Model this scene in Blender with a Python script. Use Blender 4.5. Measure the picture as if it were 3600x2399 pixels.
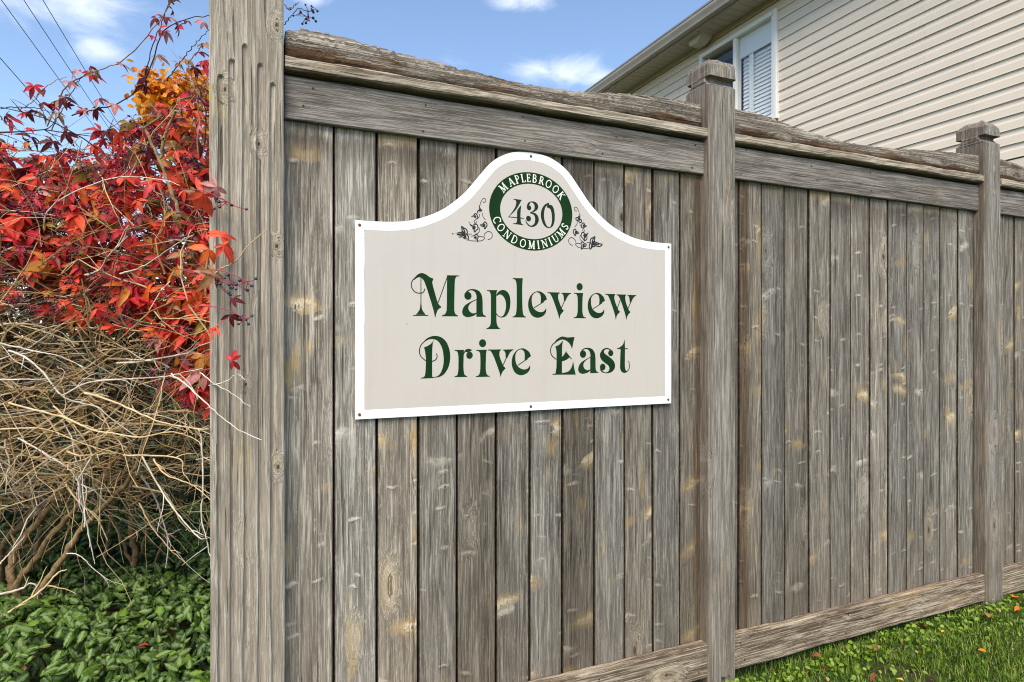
import bpy, math, random
import numpy as np
from mathutils import Vector, Matrix, Euler

# ------------------------------------------------------------------ reset
for o in list(bpy.data.objects):
    bpy.data.objects.remove(o, do_unlink=True)
sc = bpy.context.scene
COL = sc.collection
RNG = np.random.default_rng(11)
random.seed(5)

# ------------------------------------------------------------------ camera
cam_d = bpy.data.cameras.new("camera")
cam = bpy.data.objects.new("camera", cam_d)
COL.objects.link(cam)
cam_d.sensor_width = 36.0
cam_d.lens = 21.725
cam_d.shift_y = -0.0026
cam_d.clip_start = 0.05
cam_d.clip_end = 3000
cam.location = (0.0, -1.993, 1.40)
cam.rotation_euler = (math.radians(90), 0, math.radians(-23.5))
sc.camera = cam

# ------------------------------------------------------------------ sky and sun
SUN_EL, SUN_AZ = math.radians(50), math.radians(213)      # azimuth clockwise from +Y
SKY_STRENGTH, SUN_STRENGTH, EXPOSURE = 0.145, 3.1, 0.78
world = bpy.data.worlds.new("World")
sc.world = world
world.use_nodes = True
wn = world.node_tree
wn.nodes.clear()


def nd(nt, kind, ins=None, **props):
    n = nt.nodes.new(kind)
    for k, v in props.items():
        setattr(n, k, v)
    for k, v in (ins or {}).items():
        s = n.inputs[k]
        if isinstance(v, bpy.types.NodeSocket):
            nt.links.new(v, s)
        else:
            s.default_value = v
    return n


def mth(nt, op, a, b=0.0, c=0.0, clamp=False):
    return nd(nt, 'ShaderNodeMath', {0: a, 1: b, 2: c}, operation=op, use_clamp=clamp).outputs[0]


def vmul(nt, a, b):
    return nd(nt, 'ShaderNodeVectorMath', {0: a, 1: b}, operation='MULTIPLY').outputs[0]


def vadd(nt, a, b):
    return nd(nt, 'ShaderNodeVectorMath', {0: a, 1: b}, operation='ADD').outputs[0]


def noise(nt, vec, scale, detail=3.0, rough=0.55, dist=0.0):
    n = nd(nt, 'ShaderNodeTexNoise', {'Vector': vec, 'Scale': scale, 'Detail': detail,
                                      'Roughness': rough, 'Distortion': dist})
    return n.outputs['Fac']


def sstep(nt, v, a, b, lo=0.0, hi=1.0):
    n = nd(nt, 'ShaderNodeMapRange', {'Value': v, 'From Min': a, 'From Max': b, 'To Min': lo, 'To Max': hi},
           interpolation_type='SMOOTHSTEP')
    return n.outputs[0]


def mix(nt, f, a, b, blend='MIX'):
    n = nd(nt, 'ShaderNodeMix', None, data_type='RGBA', blend_type=blend)
    for i, v in ((0, f), (6, a), (7, b)):
        if isinstance(v, bpy.types.NodeSocket):
            nt.links.new(v, n.inputs[i])
        else:
            n.inputs[i].default_value = v if i == 0 else (tuple(v) + (1.0,))[:4]
    return n.outputs[2]


def ramp(nt, f, stops):
    n = nd(nt, 'ShaderNodeValToRGB', {0: f})
    e = n.color_ramp.elements
    while len(e) < len(stops):
        e.new(0.5)
    for i, (p, c) in enumerate(stops):
        e[i].position = p
        e[i].color = tuple(c) + (1.0,)
    return n.outputs[0]


sky = nd(wn, 'ShaderNodeTexSky')
sky.sky_type = 'NISHITA'
sky.sun_disc = False
sky.sun_elevation = SUN_EL
sky.sun_rotation = SUN_AZ
sky.altitude = 200.0
sky.air_density = 1.0
sky.dust_density = 0.9
sky.ozone_density = 1.6
tcw = nd(wn, 'ShaderNodeTexCoord').outputs['Generated']
# fair-weather clouds: a loose noise field over the whole dome, denser puffs in a few places
flat = vmul(wn, tcw, (1.0, 1.0, 2.3))
cn = noise(wn, flat, 9.0, 9.0, 0.62, 0.5)
cn2 = noise(wn, flat, 2.1, 3.0, 0.5)
cover = None
for (dx, dy, dz, rad) in [(-0.2323, 0.8867, 0.3998, 0.12), (-0.1957, 0.8928, 0.4058, 0.12), (-0.1671, 0.9172, 0.3616, 0.06), (0.3403, 0.8083, 0.4805, 0.055), (0.3768, 0.7915, 0.4812, 0.055), (0.3981, 0.8287, 0.3934, 0.07), (0.4436, 0.8046, 0.3949, 0.085), (0.4816, 0.7873, 0.3849, 0.07), (0.0876, 0.8811, 0.4648, 0.05)]:
    dv = vmul(wn, vadd(wn, tcw, (-dx, -dy, -dz)), (1.0, 1.0, 2.4))
    ln = nd(wn, 'ShaderNodeVectorMath', {0: dv}, operation='LENGTH').outputs['Value']
    m = sstep(wn, ln, rad, 0.0)
    cover = m if cover is None else mth(wn, 'MAXIMUM', cover, m)
dens = mth(wn, 'ADD', mth(wn, 'MULTIPLY', cover, 0.40), mth(wn, 'MULTIPLY', cn2, 0.14))
dens = mth(wn, 'ADD', dens, cn)
cl = mth(wn, 'MULTIPLY', sstep(wn, dens, 0.64, 1.25), 0.72)
skycol = mix(wn, cl, sky.outputs[0], (6.0, 6.15, 6.5))
bg = nd(wn, 'ShaderNodeBackground', {'Color': skycol, 'Strength': SKY_STRENGTH})
wo = nd(wn, 'ShaderNodeOutputWorld', {'Surface': bg.outputs[0]})

sun_d = bpy.data.lights.new("sun", 'SUN')
sun_d.energy = SUN_STRENGTH
sun_d.angle = math.radians(38)          # thin bright cloud in front of the sun: soft shadows
sun_d.color = (1.0, 0.90, 0.76)
sun = bpy.data.objects.new("sun", sun_d)
COL.objects.link(sun)
sdir = Vector((math.sin(SUN_AZ) * math.cos(SUN_EL), math.cos(SUN_AZ) * math.cos(SUN_EL), math.sin(SUN_EL)))
sun.rotation_euler = (-sdir).to_track_quat('-Z', 'Y').to_euler()
sun.location = sdir * 30

vs = sc.view_settings
vs.view_transform = 'Standard'
vs.look = 'None'
vs.exposure = EXPOSURE
vs.gamma = 1.0
vs.use_curve_mapping = False
sc.cycles.max_bounces = 4
sc.cycles.diffuse_bounces = 3
sc.cycles.transparent_max_bounces = 8
sc.cycles.use_denoising = True
sc.cycles.filter_width = 1.1


# ------------------------------------------------------------------ helpers
def mesh_np(name, verts, faces, mats, midx=None, smooth=False):
    """verts (n,3), faces (m,k) constant size."""
    verts = np.asarray(verts, dtype=np.float32)
    faces = np.asarray(faces, dtype=np.int32)
    me = bpy.data.meshes.new(name)
    me.vertices.add(len(verts))
    me.vertices.foreach_set('co', verts.ravel())
    m, k = faces.shape
    me.loops.add(m * k)
    me.loops.foreach_set('vertex_index', faces.ravel())
    me.polygons.add(m)
    me.polygons.foreach_set('loop_start', np.arange(0, m * k, k, dtype=np.int32))
    for mt in (mats if isinstance(mats, (list, tuple)) else [mats]):
        me.materials.append(mt)
    if midx is not None:
        me.polygons.foreach_set('material_index', np.asarray(midx, dtype=np.int32))
    if smooth:
        me.polygons.foreach_set('use_smooth', np.ones(m, dtype=bool))
    me.update(calc_edges=True)
    return me


def mesh_py(name, verts, faces, mat, smooth=False):
    me = bpy.data.meshes.new(name)
    me.from_pydata([tuple(v) for v in verts], [], faces)
    if mat is not None:
        me.materials.append(mat)
    if smooth:
        me.polygons.foreach_set('use_smooth', [True] * len(me.polygons))
    me.update()
    return me


def obj(name, me, parent=None, loc=None, rot=None, label=None, cat=None, group=None, kind=None):
    o = bpy.data.objects.new(name, me)
    COL.objects.link(o)
    if parent is not None:
        o.parent = parent
    if loc is not None:
        o.location = loc
    if rot is not None:
        o.rotation_euler = rot
    for k, v in (('label', label), ('category', cat), ('group', group), ('kind', kind)):
        if v:
            o[k] = v
    return o


def thing(name, loc, label, cat, group=None, rot=None):
    o = obj(name, None, None, loc, rot, label, cat, group)
    o.empty_display_size = 0.1
    return o


def box_data(x0, x1, y0, y1, z0, z1, b=0.0):
    """box, optionally with chamfered edges along the longest axis (as an octagon prism)."""
    if b <= 0:
        v = [(x, y, z) for z in (z0, z1) for y in (y0, y1) for x in (x0, x1)]
        f = [(0, 2, 3, 1), (4, 5, 7, 6), (0, 1, 5, 4), (2, 6, 7, 3), (0, 4, 6, 2), (1, 3, 7, 5)]
        return v, f
    d = (x1 - x0, y1 - y0, z1 - z0)
    ax = d.index(max(d))
    lo, hi = [x0, y0, z0], [x1, y1, z1]
    u, w = [i for i in range(3) if i != ax]
    ring = [(lo[u] + b, lo[w]), (hi[u] - b, lo[w]), (hi[u], lo[w] + b), (hi[u], hi[w] - b),
            (hi[u] - b, hi[w]), (lo[u] + b, hi[w]), (lo[u], hi[w] - b), (lo[u], lo[w] + b)]
    v = []
    for a in (lo[ax], hi[ax]):
        for p, q in ring:
            c = [0, 0, 0]
            c[ax], c[u], c[w] = a, p, q
            v.append(tuple(c))
    f = [(i, (i + 1) % 8, 8 + (i + 1) % 8, 8 + i) for i in range(8)]
    f += [tuple(range(7, -1, -1)), tuple(range(8, 16))]
    if ax == 1:
        f = [tuple(reversed(q)) for q in f]
    return v, f


def box(name, x0, x1, y0, y1, z0, z1, mat, parent=None, b=0.0, loc=None, rot=None, **kw):
    v, f = box_data(x0, x1, y0, y1, z0, z1, b)
    return obj(name, mesh_py(name, v, f, mat), parent, loc, rot, **kw)


def grid_faces(nr, ncol, close=True):
    """faces of nr rings with ncol verts each"""
    f = []
    for i in range(nr - 1):
        for j in range(ncol if close else ncol - 1):
            k = (j + 1) % ncol
            f.append((i * ncol + j, i * ncol + k, (i + 1) * ncol + k, (i + 1) * ncol + j))
    return f


def smooth_path(pts, n):
    """Catmull-Rom resample of (k,3) points"""
    p = np.asarray(pts, dtype=float)
    if len(p) < 3:
        t = np.linspace(0, 1, n)[:, None]
        return p[0] * (1 - t) + p[-1] * t
    q = np.vstack([2 * p[0] - p[1], p, 2 * p[-1] - p[-2]])
    out = []
    for t in np.linspace(0, len(p) - 1 - 1e-6, n):
        i = int(t)
        u = t - i
        a, b, c, d = q[i], q[i + 1], q[i + 2], q[i + 3]
        out.append(0.5 * (2 * b + (c - a) * u + (2 * a - 5 * b + 4 * c - d) * u * u + (3 * b - a - 3 * c + d) * u ** 3))
    return np.array(out)


def tube(path, r0, r1, sides=6, knob=0.0, rng=None):
    """verts, quad faces of a tapered tube along path"""
    p = np.asarray(path, dtype=float)
    n = len(p)
    t = np.gradient(p, axis=0)
    t /= np.linalg.norm(t, axis=1)[:, None] + 1e-9
    ref = np.array([0.31, 0.22, 0.92]) if abs(t[0][2]) < 0.8 else np.array([0.9, 0.3, 0.1])
    a = np.cross(t, ref)
    a /= np.linalg.norm(a, axis=1)[:, None] + 1e-9
    b = np.cross(t, a)
    rad = np.linspace(r0, r1, n)
    if knob and rng is not None:
        rad = rad * (1 + knob * rng.normal(size=n))
    ang = np.arange(sides) * 2 * math.pi / sides
    v = p[:, None, :] + rad[:, None, None] * (np.cos(ang)[None, :, None] * a[:, None, :] + np.sin(ang)[None, :, None] * b[:, None, :])
    i = np.arange(n - 1)[:, None] * sides
    j = np.arange(sides)[None, :]
    k = (j + 1) % sides
    f = np.stack([i + j, i + k, i + sides + k, i + sides + j], axis=-1).reshape(-1, 4)
    return v.reshape(-1, 3), f


# ------------------------------------------------------------------ materials
def new_mat(name):
    m = bpy.data.materials.new(name)
    m.use_nodes = True
    nt = m.node_tree
    nt.nodes.clear()
    return m, nt


def finish(nt, col, rough=0.8, spec=0.3, normal=None, metallic=0.0, transl=0.0, transl_col=None):
    ins = {'Base Color': col if isinstance(col, bpy.types.NodeSocket) else tuple(col) + (1.0,),
           'Roughness': rough, 'Specular IOR Level': spec, 'Metallic': metallic}
    if normal is not None:
        ins['Normal'] = normal
    b = nd(nt, 'ShaderNodeBsdfPrincipled', ins)
    out = b.outputs[0]
    if transl > 0:
        t = nd(nt, 'ShaderNodeBsdfTranslucent', {'Color': transl_col if transl_col is not None else ins['Base Color']})
        out = nd(nt, 'ShaderNodeMixShader', {0: transl, 1: out, 2: t.outputs[0]}).outputs[0]
    nd(nt, 'ShaderNodeOutputMaterial', {'Surface': out})
    return b


def wood(name, dark, mid, light, tan=(0.34, 0.25, 0.13), tan_amt=0.5, knots=0.5, dash=0.2, streak=0.5,
         contrast=1.0, bump=0.5, rot=0.0, vary=0.35, rough=0.86, gs=1.0, tops=None, splash=0.0, moss=0.0, corner=0.0, spots=(), lanes=0.05, side=False):
    """weathered softwood: grain runs along the object's own Z axis"""
    m, nt = new_mat(name)
    co = nd(nt, 'ShaderNodeTexCoord').outputs['Object']
    oi = nd(nt, 'ShaderNodeObjectInfo')
    rnd = oi.outputs['Random']
    own = nd(nt, 'ShaderNodeSeparateColor', {0: oi.outputs['Color']})
    off = nd(nt, 'ShaderNodeCombineXYZ', {0: mth(nt, 'MULTIPLY', rnd, 37.0), 1: mth(nt, 'MULTIPLY', rnd, 11.0),
                                          2: mth(nt, 'MULTIPLY', rnd, 91.0)}).outputs[0]
    p = vadd(nt, co, off)
    # knots: sparse cells, also bend the grain around them
    kv = vmul(nt, p, (8.0, 3.0, 3.1))
    vo = nd(nt, 'ShaderNodeTexVoronoi', {'Vector': kv, 'Scale': 1.0, 'Randomness': 0.9}, voronoi_dimensions='3D', feature='F1')
    kd = vo.outputs['Distance']
    kr = nd(nt, 'ShaderNodeSeparateColor', {0: vo.outputs['Color']})
    kon = mth(nt, 'LESS_THAN', kr.outputs[0], knots)
    if spots:          # knots at known places: (x, z, radius)
        sxz = nd(nt, 'ShaderNodeSeparateXYZ', {0: co})
        near = None
        for kx, kz, krad in spots:
            ax_ = mth(nt, 'MULTIPLY', mth(nt, 'SUBTRACT', sxz.outputs[0], kx), 1.0 / krad)
            az_ = mth(nt, 'MULTIPLY', mth(nt, 'SUBTRACT', sxz.outputs[2], kz), 0.62 / krad)
            dd_ = mth(nt, 'SQRT', mth(nt, 'ADD', mth(nt, 'MULTIPLY', ax_, ax_), mth(nt, 'MULTIPLY', az_, az_)))
            near = dd_ if near is None else mth(nt, 'MINIMUM', near, dd_)
        near = mth(nt, 'MULTIPLY', near, mth(nt, 'ADD', 0.85, mth(nt, 'MULTIPLY', noise(nt, p, 45.0, 2.0), 0.3)))
        kd = mth(nt, 'MINIMUM', mth(nt, 'ADD', kd, mth(nt, 'MULTIPLY', mth(nt, 'SUBTRACT', 1.0, kon), 5.0)), mth(nt, 'MULTIPLY', near, 0.2))
        kon = 1.0
    halo = mth(nt, 'MULTIPLY', sstep(nt, kd, 0.42, 0.05), kon)
    core = mth(nt, 'MULTIPLY', sstep(nt, kd, 0.17, 0.10), kon)
    eye = mth(nt, 'MULTIPLY', sstep(nt, mth(nt, 'ADD', kd, mth(nt, 'MULTIPLY', mth(nt, 'SUBTRACT', noise(nt, p, 90.0, 2.0), 0.5), 0.08)), 0.070, 0.030), kon)
    warp = noise(nt, vmul(nt, p, (1, 1, 0.35)), 5.0, 2.0)
    wx = mth(nt, 'ADD', mth(nt, 'MULTIPLY', mth(nt, 'SUBTRACT', warp, 0.5), 0.02), mth(nt, 'MULTIPLY', halo, 0.030))
    pw = vadd(nt, p, nd(nt, 'ShaderNodeCombineXYZ', {0: wx, 1: wx}).outputs[0])
    st = vmul(nt, pw, (1.0, 1.0, 0.024))
    fine = noise(nt, st, 150.0 * gs, 3.0, 0.8)
    med = noise(nt, st, 60.0 * gs, 2.0, 0.6)
    broad = noise(nt, vmul(nt, pw, (1, 1, 0.30)), 11.0, 4.0, 0.62)
    lane = sstep(nt, noise(nt, vmul(nt, pw, (1, 0.2, 0.012)), 21.0, 1.0, 0.5), 0.44, 0.56)
    cont = noise(nt, vmul(nt, pw, (1, 1, 0.09)), 9.0 * gs, 1.0, 0.4)
    ring = mth(nt, 'PINGPONG', mth(nt, 'MULTIPLY', cont, 15.0), 1.0)
    fine = mth(nt, 'ADD', mth(nt, 'MULTIPLY', fine, 0.45), sstep(nt, fine, 0.40, 0.60, 0.0, 0.55))
    v = mth(nt, 'ADD', mth(nt, 'MULTIPLY', fine, 0.50), mth(nt, 'MULTIPLY', med, 0.18))
    v = mth(nt, 'ADD', v, mth(nt, 'MULTIPLY', broad, 0.27))
    v = mth(nt, 'ADD', v, mth(nt, 'MULTIPLY', ring, 0.12))
    v = mth(nt, 'ADD', v, mth(nt, 'MULTIPLY', mth(nt, 'SUBTRACT', lane, 0.5), lanes))
    v = mth(nt, 'ADD', mth(nt, 'MULTIPLY', mth(nt, 'SUBTRACT', v, 0.57), 2.7 * contrast), 0.5, clamp=True)
    col = ramp(nt, v, [(0.0, dark), (0.48, mid), (1.0, light)])
    # warm unweathered patches
    tn = noise(nt, vmul(nt, p, (1.6, 1.6, 0.42)), 6.5, 4.0, 0.62)
    tm = mth(nt, 'MULTIPLY', sstep(nt, tn, 0.60, 0.70), tan_amt)
    tm = mth(nt, 'MAXIMUM', tm, mth(nt, 'MULTIPLY', mth(nt, 'MULTIPLY', halo, sstep(nt, kr.outputs[1], 0.45, 0.8)), tan_amt))
    col = mix(nt, tm, col, tan)
    # dark water streaks
    sn = noise(nt, vmul(nt, pw, (1, 1, 0.03)), 17.0, 3.0, 0.55)
    sm = mth(nt, 'MULTIPLY', sstep(nt, sn, 0.52, 0.66), streak)
    col = mix(nt, sm, col, (dark[0] * 0.75, dark[1] * 0.68, dark[2] * 0.6))
    # knots
    col = mix(nt, mth(nt, 'MULTIPLY', halo, 0.45), col, (light[0] * 1.1, light[1] * 1.08, light[2] * 1.05))
    col = mix(nt, mth(nt, 'MULTIPLY', core, 0.55), col, (mid[0] * 0.62, mid[1] * 0.5, mid[2] * 0.38))
    col = mix(nt, mth(nt, 'MULTIPLY', eye, 0.85), col, (0.018, 0.014, 0.010))
    # pale raised marks across the grain (spike knots): large ones with a warm halo, small faint ones
    dl = None
    if dash > 0:
        sx = nd(nt, 'ShaderNodeSeparateXYZ', {0: p})
        wob_ = vmul(nt, noise(nt, p, 20.0, 3.0, 0.6), (0.9, 0, 0.9))
        for (kx, kz, sl, thr, rad, amt) in ((7.5, 15.0, 9.0, dash * 0.62, 0.36, 0.55), (13.0, 30.0, -14.0, dash * 0.8, 0.30, 0.42)):
            slant = mth(nt, 'ADD', mth(nt, 'MULTIPLY', sx.outputs[2], kz), mth(nt, 'MULTIPLY', sx.outputs[0], mth(nt, 'MULTIPLY', mth(nt, 'SUBTRACT', rnd, 0.6), sl)))
            dvv = nd(nt, 'ShaderNodeCombineXYZ', {0: mth(nt, 'MULTIPLY', sx.outputs[0], kx), 2: slant}).outputs[0]
            dv = nd(nt, 'ShaderNodeTexVoronoi', {'Vector': vadd(nt, dvv, wob_), 'Scale': 1.0, 'Randomness': 1.0}, feature='F1')
            dr = nd(nt, 'ShaderNodeSeparateColor', {0: dv.outputs['Color']})
            don = mth(nt, 'LESS_THAN', dr.outputs[0], thr)
            dd = mth(nt, 'ADD', dv.outputs['Distance'], mth(nt, 'MULTIPLY', mth(nt, 'SUBTRACT', fine, 0.5), 0.22))
            if sl > 0:
                dh = mth(nt, 'MULTIPLY', mth(nt, 'MULTIPLY', sstep(nt, mth(nt, 'ADD', dd, mth(nt, 'MULTIPLY', broad, 0.3)), 0.85, 0.35), don), mth(nt, 'LESS_THAN', dr.outputs[2], 0.38))
                col = mix(nt, mth(nt, 'MULTIPLY', dh, 0.62), col, tan)
            d1 = mth(nt, 'MULTIPLY', sstep(nt, dd, rad, 0.06), don)
            col = mix(nt, mth(nt, 'MULTIPLY', d1, amt), col, (light[0] * 1.45, light[1] * 1.43, light[2] * 1.38))
            dc = mth(nt, 'MULTIPLY', sstep(nt, dd, 0.12, 0.05), mth(nt, 'MULTIPLY', don, mth(nt, 'LESS_THAN', dr.outputs[1], 0.55)))
            col = mix(nt, mth(nt, 'MULTIPLY', dc, 0.8), col, (0.03, 0.024, 0.018))
            dl = d1 if dl is None else mth(nt, 'MAXIMUM', dl, d1)
    # fine silver speckle and hairline checks
    sp = noise(nt, vmul(nt, p, (1, 1, 0.25)), 260.0, 2.0, 0.6)
    col = mix(nt, mth(nt, 'MULTIPLY', sstep(nt, sp, 0.62, 0.74), 0.35), col, (light[0] * 1.25, light[1] * 1.22, light[2] * 1.18))
    ck = noise(nt, vmul(nt, pw, (1, 1, 0.022)), 85.0, 2.0, 0.5)
    ckm = sstep(nt, ck, 0.655, 0.69)
    col = mix(nt, mth(nt, 'MULTIPLY', ckm, 0.6), col, (0.025, 0.02, 0.015))
    if side:           # some boards have one dark, damp-stained half
        lx_ = nd(nt, 'ShaderNodeSeparateXYZ', {0: co}).outputs[0]
        sgn = mth(nt, 'MULTIPLY', mth(nt, 'SUBTRACT', own.outputs[2], 0.5), -2.0)
        sn_ = noise(nt, vmul(nt, p, (1, 1, 0.05)), 40.0, 3.0, 0.6)
        tt_ = mth(nt, 'ADD', mth(nt, 'MULTIPLY', lx_, mth(nt, 'SIGN', sgn)), mth(nt, 'MULTIPLY', mth(nt, 'SUBTRACT', sn_, 0.5), 0.06))
        smk = mth(nt, 'MULTIPLY', sstep(nt, tt_, 0.004, 0.024), mth(nt, 'ABSOLUTE', sgn))
        scc = ramp(nt, noise(nt, vmul(nt, p, (1, 1, 0.05)), 120.0, 3.0), [(0.3, (0.03, 0.019, 0.011)), (0.55, (0.10, 0.066, 0.040)), (0.75, (0.21, 0.15, 0.09))])
        col = mix(nt, mth(nt, 'MULTIPLY', smk, 0.85), col, scc)
    if rot > 0:        # crumbling brown rot along the lower part and in pockets
        sz = nd(nt, 'ShaderNodeSeparateXYZ', {0: co})
        rn = noise(nt, vmul(nt, p, (1, 1, 0.16)), 13.0, 5.0, 0.65)
        low = sstep(nt, sz.outputs[0], -0.004, 0.04)
        rm = sstep(nt, mth(nt, 'ADD', rn, mth(nt, 'MULTIPLY', low, 0.16)), 0.54, 0.65)
        rc = ramp(nt, noise(nt, vmul(nt, p, (1, 1, 0.1)), 90.0, 3.0), [(0.3, (0.028, 0.016, 0.009)), (0.55, (0.11, 0.06, 0.03)), (0.75, (0.23, 0.15, 0.085))])
        col = mix(nt, mth(nt, 'MULTIPLY', rm, rot), col, rc)
    if corner > 0:     # soft brown decay running down the left arris
        cx_ = nd(nt, 'ShaderNodeSeparateXYZ', {0: co})
        cn_ = noise(nt, vmul(nt, p, (1, 1, 0.07)), 26.0, 4.0, 0.6)
        cmk = mth(nt, 'MULTIPLY', sstep(nt, mth(nt, 'ADD', cx_.outputs[0], mth(nt, 'MULTIPLY', mth(nt, 'SUBTRACT', cn_, 0.5), 0.09)), -0.040, -0.062), corner)
        cc_ = ramp(nt, noise(nt, vmul(nt, p, (1, 1, 0.06)), 110.0, 3.0), [(0.3, (0.03, 0.018, 0.010)), (0.55, (0.12, 0.075, 0.042)), (0.75, (0.27, 0.19, 0.11))])
        col = mix(nt, cmk, col, cc_)
    if moss > 0:
        mn = noise(nt, p, 16.0, 5.0, 0.7)
        col = mix(nt, mth(nt, 'MULTIPLY', sstep(nt, mn, 0.62, 0.72), moss), col, (0.13, 0.115, 0.035))
    if tops is not None:   # boards keep a warm clean strip where the trim shelters them
        zz = nd(nt, 'ShaderNodeSeparateXYZ', {0: co}).outputs[2]
        zz = mth(nt, 'ADD', zz, mth(nt, 'MULTIPLY', mth(nt, 'SUBTRACT', noise(nt, vmul(nt, p, (2, 2, 1)), 13.0, 4.0, 0.7), 0.5), 0.07))
        band = sstep(nt, zz, tops - 0.05, tops - 0.012)
        mould = mth(nt, 'MULTIPLY', sstep(nt, zz, tops - 0.16, tops - 0.04), mth(nt, 'SUBTRACT', 1.0, band))
        col = mix(nt, mth(nt, 'MULTIPLY', mould, sstep(nt, rnd, 0.2, 0.8, 0.1, 0.65)), col, (0.055, 0.045, 0.036))
        col = mix(nt, mth(nt, 'MULTIPLY', band, sstep(nt, mth(nt, 'FRACT', mth(nt, 'MULTIPLY', rnd, 7.7)), 0.3, 0.9, 0.05, 0.6)), col, (tan[0] * 0.8, tan[1] * 0.82, tan[2] * 0.9))
    if splash > 0:
        zz = nd(nt, 'ShaderNodeSeparateXYZ', {0: co}).outputs[2]
        zz = mth(nt, 'ADD', zz, mth(nt, 'MULTIPLY', mth(nt, 'SUBTRACT', noise(nt, vmul(nt, p, (4, 4, 0.8)), 7.0, 4.0), 0.5), 0.7))
        col = mix(nt, mth(nt, 'MULTIPLY', sstep(nt, zz, 0.75, 0.1), splash), col, (0.17, 0.128, 0.085))
    # board to board differences (each board's own weathering: value, warmth)
    val = mth(nt, 'MULTIPLY', own.outputs[0], nd(nt, 'ShaderNodeMapRange', {'Value': rnd, 'To Min': 1.0 - vary, 'To Max': 1.0 + vary}).outputs[0])
    val = mth(nt, 'MULTIPLY', val, 2.0)
    tint = mix(nt, own.outputs[1], (0.96, 1.0, 1.04), (1.08, 1.0, 0.88))
    col = mix(nt, 1.0, col, tint, 'MULTIPLY')
    vc = nd(nt, 'ShaderNodeCombineColor', {0: val, 1: val, 2: val}).outputs[0]
    col = mix(nt, 1.0, col, vc, 'MULTIPLY')
    hgt = mth(nt, 'ADD', mth(nt, 'MULTIPLY', fine, 0.8), mth(nt, 'MULTIPLY', ring, 0.25))
    hgt = mth(nt, 'SUBTRACT', hgt, mth(nt, 'MULTIPLY', ckm, 1.2))
    hgt = mth(nt, 'ADD', hgt, mth(nt, 'MULTIPLY', halo, 0.8))
    if dash > 0:
        hgt = mth(nt, 'ADD', hgt, mth(nt, 'MULTIPLY', dl, 1.2))
    bp = nd(nt, 'ShaderNodeBump', {'Strength': bump, 'Distance': 0.004, 'Height': hgt})
    finish(nt, col, rough, 0.2, bp.outputs[0])
    return m


W_PLANK = wood("weathered_plank", (0.056, 0.047, 0.038), (0.207, 0.189, 0.161), (0.44, 0.41, 0.36), tan=(0.40, 0.285, 0.125), tan_amt=0.6, knots=0.40,
               dash=0.24, gs=1.6, streak=0.30, contrast=0.52, tops=2.06, splash=0.30, vary=0.05, bump=0.7, lanes=0.08, side=True)
W_TRIM = wood("weathered_trim", (0.085, 0.075, 0.066), (0.195, 0.178, 0.160), (0.345, 0.32, 0.29), tan_amt=0.1, knots=0.25,
              dash=0.0, streak=0.3, contrast=0.70, vary=0.06, gs=1.2)
W_LEDGE = wood("weathered_ledge", (0.12, 0.095, 0.068), (0.32, 0.275, 0.215), (0.50, 0.455, 0.38), tan_amt=0.3, knots=0.12,
               dash=0.0, streak=0.25, contrast=0.7, rot=0.3, vary=0.06, moss=0.15)
W_BEAM = wood("rotting_beam", (0.080, 0.066, 0.052), (0.215, 0.192, 0.16), (0.38, 0.35, 0.30), tan_amt=0.25, knots=0.40,
              dash=0.0, streak=0.3, contrast=0.85, rot=0.95, bump=1.0, vary=0.06, moss=0.3)
W_POST = wood("weathered_post", (0.090, 0.080, 0.069), (0.210, 0.194, 0.170), (0.41, 0.385, 0.345), tan_amt=0.3, knots=0.30,
              dash=0.0, streak=0.35, contrast=0.58, vary=0.06, splash=0.25, gs=1.4, moss=0.1, corner=0.36)
W_BIG = wood("pale_post", (0.17, 0.143, 0.110), (0.355, 0.318, 0.262), (0.53, 0.49, 0.42), tan=(0.42, 0.34, 0.17), tan_amt=0.35, knots=0.42,
             dash=0.0, streak=0.10, contrast=0.48, vary=0.0, bump=0.9, splash=0.1, moss=0.1,
             spots=[(-0.059, 2.11, 0.016), (0.031, 1.967, 0.015), (0.079, 1.671, 0.014), (0.081, 1.022, 0.016), (-0.006, 1.267, 0.011), (0.080, 2.32, 0.016)])
W_KICK = wood("weathered_kickboard", (0.085, 0.062, 0.042), (0.24, 0.19, 0.138), (0.45, 0.39, 0.31), tan=(0.36, 0.25, 0.13), tan_amt=0.4,
              knots=0.25, dash=0.0, streak=0.35, contrast=0.9, vary=0.06, gs=1.1)


def plain(name, col, rough=0.6, spec=0.35, nscale=0.0, amt=0.15, bump=0.0, metallic=0.0, col2=None, transl=0.0):
    m, nt = new_mat(name)
    c = tuple(col)
    nrm = None
    if nscale > 0:
        co = nd(nt, 'ShaderNodeTexCoord').outputs['Object']
        n = noise(nt, co, nscale, 4.0, 0.6)
        c = mix(nt, sstep(nt, n, 0.35, 0.65), tuple(x * (1 - amt) for x in col), col2 or tuple(min(1, x * (1 + amt)) for x in col))
        if bump > 0:
            nrm = nd(nt, 'ShaderNodeBump', {'Strength': bump, 'Distance': 0.003, 'Height': n}).outputs[0]
    finish(nt, c, rough, spec, nrm, metallic, transl)
    return m
# ------------------------------------------------------------------ ground
def ground_mat():
    m, nt = new_mat("soil_and_turf")
    co = nd(nt, 'ShaderNodeTexCoord').outputs['Object']
    n1 = noise(nt, co, 3.0, 6.0, 0.65)
    n2 = noise(nt, co, 60.0, 4.0, 0.6)
    soil = mix(nt, n2, (0.02, 0.014, 0.009), (0.075, 0.052, 0.032))
    turf = mix(nt, n2, (0.022, 0.04, 0.009), (0.07, 0.10, 0.025))
    c = mix(nt, sstep(nt, n1, 0.40, 0.52), soil, turf)
    b = nd(nt, 'ShaderNodeBump', {'Strength': 0.7, 'Distance': 0.02, 'Height': n2})
    finish(nt, c, 0.95, 0.1, b.outputs[0])
    return m


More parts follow.
